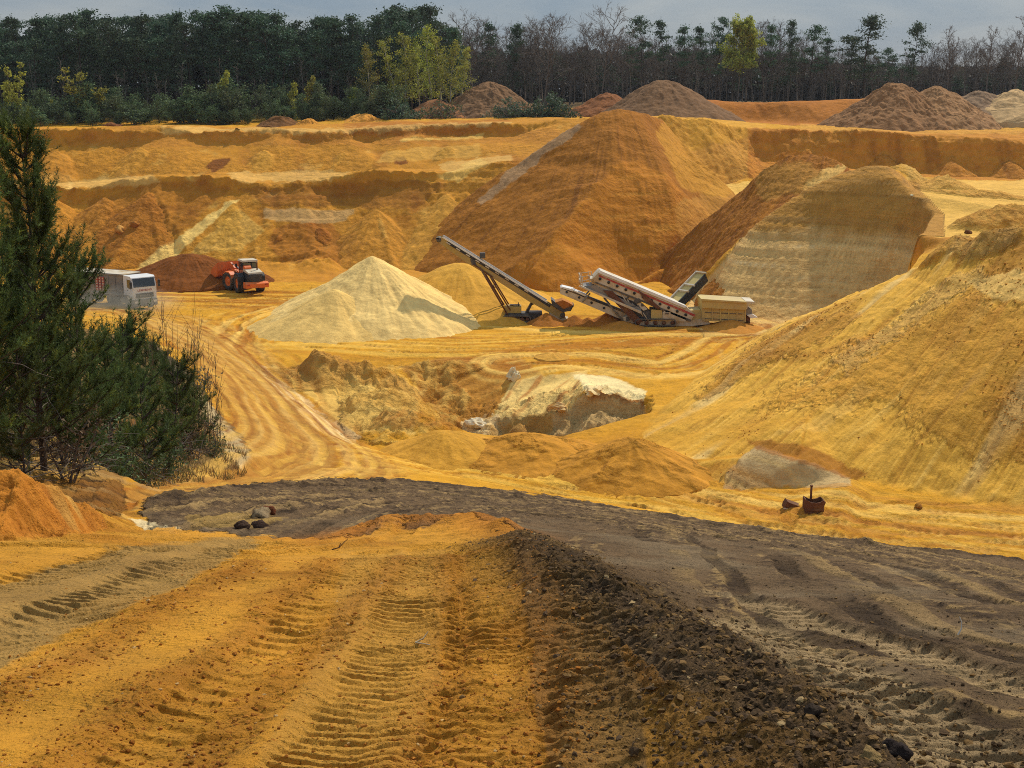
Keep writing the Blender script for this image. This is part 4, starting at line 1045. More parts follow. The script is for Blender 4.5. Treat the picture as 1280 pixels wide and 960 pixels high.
def shrub(seed, H=4, w_=1.4, n=1500, cone_=.7, size=.26, mat=None, nm='young_tree'):
    r = np.random.default_rng(seed)
    paths = []; cents = []
    for s in range(r.integers(2, 5)):
        a = r.uniform(0, 6.28); st = bend((0, 0, -.3), (math.cos(a)*.25, math.sin(a)*.25, 1), H*r.uniform(.6, .98), 5, r, .08, .03)
        paths.append((st, np.linspace(.05, .012, 6)))
        for k in range(14):
            f = r.uniform(.12, 1); q = np.array([np.interp(f*5, np.arange(6), st[:, j]) for j in range(3)])
            a = r.uniform(0, 6.28); L = w_*(1.05-cone_*f)*r.uniform(.5, 1)
            b = bend(q, (math.cos(a), math.sin(a), .5), L, 3, r, .15, .1); paths.append((b, np.linspace(.02, .008, 4)))
            m = n//50; cents.append(b[r.integers(1, 4, m)]+r.normal(size=(m, 3))*np.array((.3, .3, .25))*w_*.55)
    cents = np.concatenate(cents); lf = tris_at(cents, r.uniform(.6, 1.4, len(cents))*size, r)
    return tree_proto(nm, (paths, 3), M_TWIG, lf, mat or M_SHRUB, shade_col(len(lf[0]), r, .6, 1.5))

def place(proto, first, px, Y, H, H0, label, cat, group, wide=1., rz=None, z=None):
    o = proto if first else copy_tree(proto)
    x = (px-640)/F/.985*Y*1.0
    zz = float(GR.H(x, Y)) if z is None else z
    s = H/H0
    o.location = (x, Y, zz); o.scale = (s*wide, s*wide, s); o.rotation_euler = (0, 0, random.uniform(0, 6.28) if rz is None else rz)
    tag(o, label, cat, group); return o
def top_h(px, py, Y):
    """height above the ground of a top seen at (px, py)"""
    p = P(px, py, Y); return p[2]-float(GR.H(p[0], Y))

RF = random.Random(11)
used = {}
def put(kind, protos, px, py_top, Y, H0, label, cat, group, wide=1., rz=None):
    k = RF.randrange(len(protos)); key = (kind, k)
    first = key not in used; used[key] = 1
    h = top_h(px, py_top, Y)
    p = protos[k]
    if not first:
        o = copy_tree(p[0] if isinstance(p, list) else p)
    else: o = p
    x = P(px, py_top, Y)[0]
    s = h/H0
    o.location = (x, Y, float(GR.H(x, Y))); o.scale = (s*wide, s*wide, s)
    o.rotation_euler = (0, 0, RF.uniform(0, 6.28) if rz is None else rz)
    o['label'] = label; o['category'] = cat
    if group: o['group'] = group
    return o
PINES = [far_pine(100+k, 16, (2.3, 2.9, 2.0, 3.2, 2.6, 1.8, 2.5)[k], (.30, .44, .52, .38, .58, .25, .48)[k], (26, 20, 17, 24, 16, 28, 18)[k], (.4, .3, .28, .35, .3, .5, .28)[k]) for k in range(7)]
BARES = [bare_tree(200+k, 15, (.8, 1.0, 1.2, .9)[k]) for k in range(4)]
THIN = [bare_tree(230+k, 12, .55, slim=.7, depth=3, nm='bare_sapling_tree') for k in range(3)]
BIRCH = [bare_tree(260+k, 13, .55, M_BWHITE, 2300, M_BIRCH, .75, -.02, 'birch_tree', .17, 3, .22) for k in range(3)]
FRESH = [bare_tree(290, 14, 1.15, M_TWIG, 9500, M_FRESH, 1., .0, 'fresh_leaved_tree', .30, 4, .42)]
YOUNG = [shrub(300+k, 5, 1.5+.3*(k % 2), 3000, (.55, .85, .75)[k % 3], .17) for k in range(5)]
YBIR = [shrub(330+k, 6, 1.1, 1500, .75, .2, M_BIRCH, 'young_birch') for k in range(2)]
def sky_left(px):
    return float(np.interp(px, [-300, 0, 30, 60, 90, 118, 150, 180, 210, 240, 280, 320, 370, 410, 440, 480, 510, 540, 556], [22, 26, 18, 24, 18, 8, 20, 16, 20, 8, 12, 8, 22, 16, 24, 14, 8, 6, 30]))
# dark pine wood, two rows deep
GPW = 'tall pines of the dark wood'
for px in range(-330, 560, 17):
    p = px+RF.uniform(-7, 7); put('pine', PINES, p, sky_left(p)+RF.uniform(-3, 9), 226+RF.uniform(-4, 4), 16.3, 'tall dark pine standing in the front row of the dense wood', 'pine tree', 'tall pines in the front row of the wood', RF.uniform(.95, 1.25))
for px in range(-340, 575, 20):
    p = px+RF.uniform(-9, 9); put('pine', PINES, p, sky_left(p)+RF.uniform(-2, 12), 240+RF.uniform(-4, 6), 16.3, 'tall dark pine standing deep inside the dense wood', 'pine tree', 'tall pines deep in the wood', RF.uniform(1., 1.3))
for px in range(-330, 575, 22):
    p = px+RF.uniform(-9, 9); put('pine', PINES, p, sky_left(p)+RF.uniform(18, 45), 222+RF.uniform(-3, 3), 16.3, 'lower dark pine filling the edge of the dense wood', 'pine tree', 'lower pines at the edge of the wood', RF.uniform(.9, 1.2))
# bare trees and green undergrowth in front of the pines
for px in range(-300, 480, 17):
    p = px+RF.uniform(-8, 8); put('thin', THIN, p, RF.uniform(62, 100), 215+RF.uniform(-4, 3), 11.5, 'thin leafless brown tree in front of the dark pines', 'bare tree', 'thin leafless trees before the pines', RF.uniform(.9, 1.4))
for px in range(-310, 500, 13):
    p = px+RF.uniform(-6, 6); put('young', YOUNG, p, RF.uniform(94, 126), 207+RF.uniform(-5, 4), 4.9, 'young green tree in the thicket behind the sand wall', 'young tree', 'young green trees behind the sand wall', RF.uniform(1.0, 1.6))
for px in range(-310, 470, 19):
    p = px+RF.uniform(-8, 8); put('young', YOUNG, p, RF.uniform(122, 142), 202+RF.uniform(-2, 3), 4.9, 'low green bush right at the edge of the sand wall', 'bush', 'low green bushes at the edge of the sand wall', RF.uniform(1.2, 2.0))
for px, py, lab in [(15, 64, 'yellow green young birch above the tip of the near pine'), (97, 72, 'broad pale young birch among the leafless trees'), (275, 74, 'tall slender yellow birch in the middle of the thicket'), (366, 92, 'small yellow green birch paired with a brighter one'), (384, 82, 'bright yellow green slim birch above the soil lumps'), (60, 118, 'low yellowish birch deep in the green thicket'), (262, 128, 'brownish young birch at the sand edge'), (440, 100, 'leafy young birch beside the brush pile')]:
    put('ybir', YBIR, px, py, 206, 5.9, lab, 'young birch', 'young birches in the thicket', .8 if px != 97 else 1.2)
for px, py, lab in [(459, 48, 'single yellow green birch standing apart from the clump'), (492, 40, 'yellow birch on the dark side of the clump'), (507, 33, 'tall yellow birch behind the first of the clump'), (524, 38, 'tallest leaning yellow birch of the clump'), (537, 24, 'highest bright yellow birch at the end of the pines'), (552, 34, 'birch with white trunk under the highest one'), (563, 42, 'pale leaning birch with thin leaves and white trunk'), (575, 52, 'outermost leaning birch with bare white stem')]:
    put('birch', BIRCH, px, py, 213+RF.uniform(-3, 3), 12.2, lab, 'birch', 'yellow birches by the pines', 1.1)
# right-hand wood: leafless trees and scattered pines
skr = lambda p: float(np.interp(p, [560, 590, 620, 650, 682, 700, 725, 750, 775, 800, 850, 900, 960, 1000, 1050, 1085, 1110, 1150, 1190, 1240, 1280, 1600], [40, 20, 32, 28, 14, 36, 38, 12, 32, 30, 40, 34, 20, 34, 48, 52, 66, 62, 40, 44, 36, 36]))
for px in range(548, 1540, 11):
    p = px+RF.uniform(-8, 8); put('bare', BARES, p, skr(p)+RF.uniform(0, 14), 268+RF.uniform(-8, 8), 14.2, 'leafless grey brown tree in the open wood behind the pit', 'bare tree', 'leafless trees of the open wood', RF.uniform(.85, 1.15))
for px in range(552, 1540, 14):
    p = px+RF.uniform(-7, 7); put('bare', BARES, p, skr(p)+RF.uniform(4, 26), 261+RF.uniform(-4, 4), 14.2, 'leafless brown tree in the nearer row of the open wood', 'bare tree', 'leafless trees in the nearer row of the open wood', RF.uniform(.9, 1.2))
for px in range(548, 1540, 8):
    p = px+RF.uniform(-6, 6); put('thin', THIN, p, RF.uniform(62, 92), 256+RF.uniform(-6, 10), 11.5, 'thin grey undergrowth tree in the open wood', 'bare tree', 'thin undergrowth trees of the open wood', RF.uniform(1.2, 1.9))
for px in range(548, 1560, 22):
    p = px+RF.uniform(-9, 9); put('pine', PINES, p, RF.uniform(60, 84)+(10 if p > 1000 else 0), 285+RF.uniform(-8, 8), 16.3, 'half hidden dark pine at the back of the open wood', 'pine tree', 'half hidden pines of the open wood', RF.uniform(1.2, 1.7))
for px, py, w_, lab in [(608, 28, .8, 'narrow dark pine among leafless trees near the birches'), (640, 30, .8, 'second narrow pine between bare crowns'), (805, 20, .9, 'tall pine above the big smooth earth mound'), (832, 24, .8, 'tall slim pine beside the one above the mound'), (858, 32, .9, 'broad pine just before the fresh green tree'), (882, 32, .8, 'ragged pine touching the fresh green tree'), (902, 22, .8, 'pine tip rising behind the fresh green tree'), (985, 26, .8, 'pine with open crown past the fresh green tree'), (1015, 32, .9, 'bushy pine in the gap of the open wood'), (1034, 46, .8, 'pale sparse pine in the gap'), (1062, 44, 1.2, 'short pine leaning on the wide dark pine'), (1085, 20, 1.25, 'widest dark pine standing out against the sky'), (1112, 60, .9, 'small pine under the wide dark pine'), (1142, 28, .95, 'slanting dark pine alone in the bare crowns'), (965, 30, .7, 'thin pine wrapped in bare branches')]:
    put('pine', PINES, px, py, 255+RF.uniform(-4, 4), 16.3, lab, 'pine tree', 'single pines of the open wood', w_)
put('fresh', FRESH, 926, 24, 250, 13.2, 'tall tree with fresh bright green leaves alone in the bare wood', 'tree', None, 1.0)
for px, py, lab in [(682, 12, 'big leafless tree with fan shaped crown against the sky'), (752, 10, 'large round leafless crown above the reddish lump'), (1190, 28, 'wide leafless crown beyond the slanting pine'), (1240, 28, 'tall leafless tree above the rough earth mound'), (1276, 18, 'tallest leafless tree at the picture edge above the orange bank'), (592, 18, 'tall leafless tree just past the birches')]:
    put('bare', BARES, px, py, 250, 14.2, lab, 'bare tree', 'large leafless trees', 1.15)

# the gloom deep in the wood: trunks and crowns that read as one mass
def deep_wood(px0, px1, Y0, Y1, htop, n, nt_, seed, label, mat):
    r = np.random.default_rng(seed)
    px = r.uniform(px0, px1, n); Y = r.uniform(Y0, Y1, n); x = (px-640)/F/.985*Y; zg = GR.H(x, Y)
    ht = np.array([htop(p) for p in px])*(1+.25*fbm(px*.05, px*0, 3, seed)); h = ht*r.random(n)**1.15
    c = np.stack([x, Y, zg+h], 1); lf = tris_at(c, r.uniform(.7, 1.5, n), r, axis=np.array((0, 0, .6)), narrow=1.1)
    tag(mesh_np('deep_wood', lf[0], lf[1], mat, shade_col(len(lf[0]), r, .5, 1.5), smooth=False, tris=True), label, None, None, 'stuff')
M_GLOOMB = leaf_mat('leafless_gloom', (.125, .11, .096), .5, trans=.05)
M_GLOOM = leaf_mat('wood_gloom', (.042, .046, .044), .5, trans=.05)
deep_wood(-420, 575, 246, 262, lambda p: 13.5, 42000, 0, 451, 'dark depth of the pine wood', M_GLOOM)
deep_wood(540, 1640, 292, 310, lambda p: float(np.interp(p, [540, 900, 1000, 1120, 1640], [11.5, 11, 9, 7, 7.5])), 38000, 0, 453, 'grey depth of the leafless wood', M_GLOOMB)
# ---- brush piles on the rim
def brush_pile(px, py, Y, w_, h, n, seed, label):
    r = np.random.default_rng(seed)
    root = empty('brush_pile'); p = P(px, py, Y); zb = float(GR.H(p[0], Y)); h = p[2]-zb
    paths = []; cents = []
    for k in range(140):
        a = r.uniform(0, 6.28); q = np.array((r.normal()*w_*.45, r.normal()*1.3, 0)); q[2] = abs(r.normal())*h*.35*max(.2, 1-abs(q[0])/w_)
        b = bend(q, (math.cos(a), math.sin(a), r.uniform(.0, .7)), r.uniform(1, 2.6), 4, r, .2, -.05); b[:, 2] = np.clip(b[:, 2], 0, h*1.05); paths.append((b, np.linspace(.05, .015, 5)))
        if k % 2 == 0: cents.append(b[r.integers(1, 5, n)]+r.normal(size=(n, 3))*.28)
    mesh_np('branch_tangle', *tube_np(paths, 3), M_TWIG, parent=root)
    c = np.concatenate(cents); c[:, 2] = np.abs(c[:, 2])
    lf = tris_at(c, r.uniform(.2, .45, len(c)), r)
    mesh_np('foliage', *lf, M_PINE if seed % 2 else M_SHRUB, shade_col(len(lf[0]), r, .8, 1.9), smooth=False, parent=root, tris=True)
    root.location = (p[0], Y, zb)
    tag(root, label, 'brush pile', 'heaps of cut branches on the rim')
brush_pile(688, 108, 200, 4.2, 3, 34, 401, 'largest dark green heap of cut conifer branches beside the great heap')
brush_pile(640, 124, 200, 3.0, 2, 14, 403, 'dark twiggy heap of branches joined to the largest brush heap')
brush_pile(500, 126, 200, 2.6, 2, 26, 405, 'dark green brush heap on the rim near the bright soil lump')
brush_pile(555, 126, 202, 3.4, 2, 8, 402, 'brown leafless heap of roots and branches in the middle of the rim')

# ---- near pines on the bank: whorled branches with needle shoots
def needle_pine(seed, H, R, nshoot=.34, low=.12, dens=1., nm='pine_tree', bushy=0.):
    r = np.random.default_rng(seed)
    tr = bend((0, 0, -.3), (.03, 0, 1), H*.94+.3, 10, r, .03, .03); paths = [(tr, np.linspace(.075*H/7, .012, 11))]
    shoots = []
    nw = int(H*3.2)
    for k in range(nw):
        f = low+(1-low)*k/nw
        b0 = np.array([np.interp(f*10, np.arange(11), tr[:, j]) for j in range(3)])
        for q in range(r.integers(4, 7)):
            a = r.uniform(0, 6.28); L = R*(1.08-.86*f**1.3)*r.uniform(.6, 1.1)
            if bushy: L = R*(1.05-.55*f)*r.uniform(.35, 1.2)
            b = bend(b0, (math.cos(a), math.sin(a), .35+.5*f), L, 6, r, .10, .075); paths.append((b, np.linspace(.022, .006, 7)))
            live = f > low+.10 or r.random() < .4
            if not live: continue
            for s in range(int(r.uniform(5, 12)*L*dens)+3):
                g = r.uniform(.25, 1.0)
                p0 = np.array([np.interp(g*6, np.arange(7), b[:, j]) for j in range(3)])
                dd = b[min(6, int(g*6)+1)]-b[max(0, int(g*6)-1)]; dd = dd/(np.linalg.norm(dd)+1e-9)
                dd = dd*.6+r.normal(size=3)*.42+np.array((0, 0, .55)); dd /= np.linalg.norm(dd)
                shoots.append((p0, dd, nshoot*r.uniform(.55, 1.2)))
            e = b[-1]; shoots.append((e, np.array((math.cos(a)*.2, math.sin(a)*.2, 1.)), nshoot*r.uniform(1., 1.7)))
    shoots.append((tr[-1], np.array((0, 0, 1.)), H*.07)); 
    for q in range(5):
        a = q*1.26; shoots.append((tr[-1]-np.array((0, 0, .1)), np.array((math.cos(a)*.5, math.sin(a)*.5, 1.)), nshoot*1.3))
    P0 = np.array([s[0] for s in shoots]); D = np.array([s[1] for s in shoots]); D /= np.linalg.norm(D, axis=1, keepdims=True); Ls = np.array([s[2] for s in shoots])
    nn = 38
    t = r.uniform(0, 1, (len(P0), nn)); base = P0[:, None]+D[:, None]*(Ls[:, None]*t)[..., None]
    nd = r.normal(size=(len(P0), nn, 3)); nd -= (nd*D[:, None]).sum(-1, keepdims=True)*D[:, None]; nd /= np.linalg.norm(nd, axis=-1, keepdims=True)+1e-9
    nd = nd*.75+D[:, None]*.75; nd /= np.linalg.norm(nd, axis=-1, keepdims=True)
    sd_ = np.cross(nd, r.normal(size=nd.shape)); sd_ /= np.linalg.norm(sd_, axis=-1, keepdims=True)+1e-9
    ln = r.uniform(.06, .11, (len(P0), nn, 1)); wd = .0065
    v = np.stack([base-sd_*wd, base+sd_*wd, base+nd*ln], 2).reshape(-1, 3)
    c = np.ones((len(v), 4), np.float32); sh = np.repeat(r.uniform(.55, 1.5, len(P0)), nn*3)[:, None]
    yel = np.repeat((r.random(len(P0)) < .12), nn*3)[:, None]
    c[:, :3] = sh*np.where(yel, np.array([[1.7, 1.35, .8]]), np.array([[1., 1., 1.]]))
    root = empty(nm)
    mesh_np('trunk', *tube_np(paths, 4), M_BARK, parent=root)
    mesh_np('crown', v, np.arange(len(v)).reshape(-1, 3), M_NEEDLE, c, smooth=False, parent=root, tris=True)
    # dead lower twigs
    dp = []
    for k in range(26):
        f = r.uniform(.02, low+.2); a = r.uniform(0, 6.28)
        b0 = np.array([np.interp(f*10, np.arange(11), tr[:, j]) for j in range(3)])
        b = bend(b0, (math.cos(a), math.sin(a), .1), R*r.uniform(.4, .9), 5, r, .2, -.03); dp.append((b, np.linspace(.012, .004, 6)))
    mesh_np('dead_branches', *tube_np(dp, 3), M_TWIG, parent=root)
    return root
def near(root, px, Y, label, s=1., rz=0., group='young pines on the bank'):
    x = (px-640)/F/.985*Y
    root.location = (x, Y, float(GR.H(x, Y))-.05); root.scale = (s, s, s); root.rotation_euler = (0, 0, rz)
    tag(root, label, 'pine tree', group); return root
near(needle_pine(501, 7.6, 2.0, .36, .10, 2.3), 40, 26, 'tall young pine with upright candle shoots on the bank', 1., 0)
near(needle_pine(502, 9.0, 1.8, .36, .12, 1.8), -42, 24.5, 'tallest pine half outside the picture beside the candle pine', 1., 1)
near(needle_pine(503, 5.2, 1.7, .32, .06, 1.5, bushy=1), 88, 29.5, 'dense pine leaning out between the candle pine and the low pines', 1., 2)
near(needle_pine(504, 6.0, 1.7, .34, .06, 1.3), -95, 31, 'pine behind the tallest one at the picture edge', 1., .5)
lowp = needle_pine(505, 3.4, 1.35, .30, .03, 1.6, bushy=1); low2 = needle_pine(506, 2.6, 1.2, .28, .03, 1.6, bushy=1)
near(lowp, 128, 33.5, 'bushy low pine next to the leaning dense pine', 1.12, 0)
near(low2, 170, 36, 'round low pine in the middle of the bank bushes', 1.25, 0)
near(copy_tree(lowp), 208, 40, 'low pine with pale tips before the bare stems', .98, 2.)
near(copy_tree(low2), 240, 43, 'smallest low pine at the end of the bank among bare stems', .85, 1.)
near(copy_tree(lowp), 15, 24.5, 'low pine under the candle pine beside its bare trunk', .8, 3.)
near(copy_tree(low2), 150, 44, 'low pine behind the round low pine facing the lorry', 1.2, 4.)
for px_, Y_, s_, rz_, lab in [(140, 37.5, 1.2, 2.2, 'low pine with its crown over the bushy pine'), (222, 42, .9, 4.2, 'small pine among the first bare stems'), (178, 47, 1.15, .7, 'low pine on the crest of the bank facing the pit'), (205, 52, 1.0, 5.3, 'last low pine on the bank crest above the haul road'), (-10, 30, 1.6, 2.6, 'bushy pine behind the candle pine at the picture edge'), (66, 28, 1.0, 4.8, 'low pine at the feet of the leaning dense pine')]:
    near(copy_tree(lowp if rz_ > 2 else low2), px_, Y_, lab, s_, rz_)
near(copy_tree(lowp), 60, 38, 'dark low pine filling the gap behind the candle pine', 1.3, 5.)
# twiggy bushes between the low pines
TW = [shrub(520+k, 2.2, 1.0, (900, 1400, 600)[k], .6, .09, (M_SHRUB, M_SHRUB, M_DRY)[k], 'twiggy_bush') for k in range(3)]
for k, (px_, Y_, s_, lab) in enumerate([(112, 31.6, 1.0, 'twiggy green bush in front of the leaning dense pine'), (135, 32.6, .8, 'brownish twiggy bush at the foot of the bushy low pine'), (70, 26.0, .8, 'dry tan bush below the candle pine'), (160, 34.2, .9, 'olive twiggy bush before the round low pine'), (198, 37.5, .9, 'olive twiggy bush before the pale tipped low pine'), (236, 41.2, .8, 'leafy twiggy bush among the bare stems'), (256, 42.6, .7, 'dry twiggy bush at the very end of the bank'), (90, 29.0, .7, 'dry tan bush between the candle pine and the low pines'), (222, 47, 1.2, 'green bush high on the bank behind the bare stems')]):
    q_ = TW[k] if k < 3 else copy_tree(TW[k % 3]); near(q_, px_, Y_, lab, s_, k*1.1, 'twiggy bushes on the bank'); q_['category'] = 'bush'
# bare stems
rs = np.random.default_rng(61)
def stem(px, Y, h, seed, label):
    r = np.random.default_rng(seed)
    st = bend((0, 0, -.1), (r.normal()*.05, r.normal()*.05, 1), h, 8, r, .035, .03); paths = [(st, np.linspace(.015, .006, 9))]
    for k in range(9):
        f = r.uniform(.3, .95); q = np.array([np.interp(f*8, np.arange(9), st[:, j]) for j in range(3)]); a = r.uniform(0, 6.28)
        b = bend(q, (math.cos(a)*.5, math.sin(a)*.5, 1), h*.2*r.uniform(.5, 1.2), 4, r, .1, .05); paths.append((b, np.linspace(.007, .004, 5)))
    o = mesh_np('leafless_sapling', *tube_np(paths, 3), M_STEM)
    x = (px-640)/F/.985*Y; o.location = (x, Y, float(GR.H(x, Y)))
    tag(o, label, 'sapling', 'thin bare stems on the bank')
M_STEM = plain_mat('stem_bark', (.21, .135, .075), .8, var=.3)
for k, (px, top) in enumerate([(196, 375), (203, 400), (210, 385), (216, 372), (222, 430), (228, 395), (233, 383), (238, 410), (243, 440), (248, 425), (253, 470), (258, 455), (264, 445), (268, 480), (190, 410), (226, 450), (206, 378), (213, 420), (219, 398), (231, 425), (236, 390), (241, 405), (246, 455), (250, 440), (255, 428), (261, 470), (200, 430), (224, 405), (193, 392), (266, 495)]):
    Y = 41+(px-190)*.05+(k % 3)*.6; x = (px-640)/F/.985*Y
    stem(px, Y, max(1.5, P(px, top, Y)[2]-float(GR.H(x, Y))), 600+k, 'thin leafless brown stem growing at the end of the pine bank')
# dry grass on the bank
r = np.random.default_rng(71); pts = []
while len(pts) < 9000:
    px = r.uniform(-80, 300); Y = r.uniform(23.5, 47)
    lim = np.interp(px, [-80, 140, 220, 290, 305], [27, 31.5, 37, 41, 44])
    if Y < lim+.4 or Y > lim+9: continue
    x = (px-640)/F/.985*Y
    if fbm(np.array([x*.6]), np.array([Y*.6]), 2, 72)[0] < -.15: continue
    pts.append((x, Y))
pts = np.array(pts); zz = GR.H(pts[:, 0], pts[:, 1]); n = len(pts)
h = r.uniform(.12, .5, n)*(.6+.8*r.random(n)); d = r.normal(size=(n, 2))*.35; a = r.uniform(0, 3.14, n)
b0 = np.stack([pts[:, 0], pts[:, 1], zz-.02], 1); sd_ = np.stack([np.cos(a), np.sin(a), 0*a], 1)*.012
v = np.stack([b0-sd_, b0+sd_, b0+np.stack([d[:, 0]*h, d[:, 1]*h, h], 1)], 1).reshape(-1, 3)
c = np.ones((len(v), 4), np.float32); pick = r.random(n); cc = np.where(pick[:, None] < .3, np.array([[.45, .75, .5]]), np.where(pick[:, None] < .6, np.array([[1., .8, .6]]), np.array([[1.3, 1.25, 1.1]])))
c[:, :3] = np.repeat(cc, 3, 0)
tag(mesh_np('dry_grass', v, np.arange(len(v)).reshape(-1, 3), M_DRY, c, smooth=False, tris=True), 'dry tan grass and weeds on the pine bank', None, None, 'stuff')
# ================================================================ machines
class MB:
    def __init__(s): s.v = []; s.f = []; s.sm = []
    def add(s, vs, fs, smooth=False):
        o = len(s.v); s.v += [tuple(map(float, p)) for p in vs]; s.f += [[o+i for i in f] for f in fs]; s.sm += [smooth]*len(fs); return s
    def box(s, c, d, rot=None, taper=(1, 1), bev=.0):
        """box centred at c with sizes d; rot = Matrix/euler; top face scaled by taper"""
        hx, hy, hz = d[0]/2, d[1]/2, d[2]/2
        R = Matrix.Identity(3) if rot is None else (rot if isinstance(rot, Matrix) else Matrix.Rotation(rot, 3, 'Z'))
        bm = bmesh.new(); bmesh.ops.create_cube(bm, size=1)
        for v in bm.verts:
            t = taper if v.co.z > 0 else (1, 1)
            v.co = Vector((v.co.x*d[0]*t[0], v.co.y*d[1]*t[1], v.co.z*d[2]))
        b = bev or min(d)*.07
        bmesh.ops.bevel(bm, geom=bm.edges[:], offset=b, segments=1, affect='EDGES')
        bm.verts.ensure_lookup_table()
        s.add([R @ v.co+Vector(c) for v in bm.verts], [[v.index for v in f.verts] for f in bm.faces]); bm.free(); return s
    def tube(s, pts, r, n=8, cap=True):
        pts = [Vector(p) for p in pts]; rs = r if isinstance(r, (list, tuple)) else [r]*len(pts); rings = []
        for i, p in enumerate(pts):
            t = (pts[min(i+1, len(pts)-1)]-pts[max(i-1, 0)]).normalized()
            u = t.cross(Vector((0, 0, 1)) if abs(t.z) < .9 else Vector((1, 0, 0))).normalized(); w_ = t.cross(u)
            rings.append([p+rs[i]*(math.cos(a)*u+math.sin(a)*w_) for a in [k*2*math.pi/n for k in range(n)]])
        o = len(s.v); s.v += [tuple(q) for rg in rings for q in rg]
        for i in range(len(pts)-1):
            for k in range(n): s.f.append([o+i*n+k, o+i*n+(k+1) % n, o+(i+1)*n+(k+1) % n, o+(i+1)*n+k]); s.sm.append(True)
        if cap:
            s.f.append([o+k for k in range(n)][::-1]); s.f.append([o+(len(pts)-1)*n+k for k in range(n)]); s.sm += [False, False]
        return s
    def prism(s, poly, a, b):
        """side-view outline (list of 3D points) pushed from offset a to offset b (vectors)"""
        n = len(poly); A = [Vector(p)+Vector(a) for p in poly]; B_ = [Vector(p)+Vector(b) for p in poly]
        return s.add(A+B_, [list(range(n))[::-1], [n+i for i in range(n)]]+[[i, (i+1) % n, n+(i+1) % n, n+i] for i in range(n)])
    def lathe(s, prof, c, axis='Y', n=28):
        """(offset along axis, radius) profile"""
        o = len(s.v)
        for (h, r) in prof:
            for k in range(n):
                a = k*2*math.pi/n; p = {'Y': (r*math.cos(a), h, r*math.sin(a)), 'Z': (r*math.cos(a), r*math.sin(a), h), 'X': (h, r*math.cos(a), r*math.sin(a))}[axis]
                s.v.append((p[0]+c[0], p[1]+c[1], p[2]+c[2]))
        for i in range(len(prof)-1):
            for k in range(n): s.f.append([o+i*n+k, o+i*n+(k+1) % n, o+(i+1)*n+(k+1) % n, o+(i+1)*n+k]); s.sm.append(True)
        return s
    def build(s, name, mat, parent=None, xf=None):
        me = bpy.data.meshes.new(name)
        v = [tuple(xf @ Vector(p)) for p in s.v] if xf is not None else s.v
        me.from_pydata(v, [], s.f); me.polygons.foreach_set('use_smooth', s.sm)
        bm = bmesh.new(); bm.from_mesh(me); bmesh.ops.recalc_face_normals(bm, faces=bm.faces[:]); bm.to_mesh(me); bm.free()
        me.materials.append(mat); o = bpy.data.objects.new(name, me); COL.objects.link(o)
        if parent is not None: o.parent = parent
        return o
DC = (.34, .21, .08)
M_ORG = plain_mat('orange_paint', (.74, .165, .03), .5, var=.2, dirt=.22, dirt_col=(.36, .16, .06), scale=1.6)
M_BLK = plain_mat('black_paint', (.022, .022, .024), .55, var=.3, dirt=.2, dirt_col=(.12, .08, .05), scale=2)
M_TYRE = plain_mat('tyre_rubber', (.030, .028, .026), .85, var=.4, dirt=.45, dirt_col=(.20, .13, .06), scale=2.5)
M_GLASS = plain_mat('dark_glass', (.025, .032, .036), .08, var=.1, spec=.7)
M_WHITE = plain_mat('white_paint', (.74, .74, .72), .4, var=.10, dirt=.12, dirt_col=(.45, .36, .24), scale=1.2)
M_OFFW = plain_mat('dusty_white_paint', (.60, .53, .41), .65, var=.22, dirt=.5, dirt_col=(.42, .28, .12), scale=1.3)
M_GREY = plain_mat('dusty_grey_metal', (.21, .20, .185), .55, var=.25, dirt=.45, dirt_col=(.34, .26, .17), scale=1.4)
M_DGREY = plain_mat('dark_grey_metal', (.075, .070, .066), .6, var=.3, dirt=.35, dirt_col=(.22, .15, .08), scale=1.5)
M_YEL = plain_mat('faded_yellow_paint', (.44, .30, .07), .6, var=.25, dirt=.5, dirt_col=(.40, .27, .11), scale=1.3)
M_HOP = plain_mat('hopper_yellow', (.54, .40, .13), .6, var=.22, dirt=.5, dirt_col=(.46, .32, .14), scale=1.1)
M_RED = plain_mat('red_marking', (.40, .045, .035), .6, var=.3, dirt=.3, dirt_col=(.42, .30, .18))
M_RUST = plain_mat('rusty_steel', (.135, .055, .026), .85, var=.45, dirt=.3, dirt_col=(.25, .13, .05), scale=2.5, bump=.02, spec=.2)
M_BELT = plain_mat('conveyor_rubber', (.035, .030, .026), .8, var=.3, dirt=.5, dirt_col=(.30, .19, .08), scale=1.2)
M_LAMP = plain_mat('lamp_glass', (.75, .72, .62), .2, var=.05, spec=.6)
M_TLAMP = plain_mat('red_lamp_glass', (.35, .02, .02), .25, var=.05, spec=.6)
M_BLUEB = plain_mat('engine_metal', (.045, .05, .068), .5, var=.5, dirt=.2, dirt_col=(.2, .16, .1), scale=3)

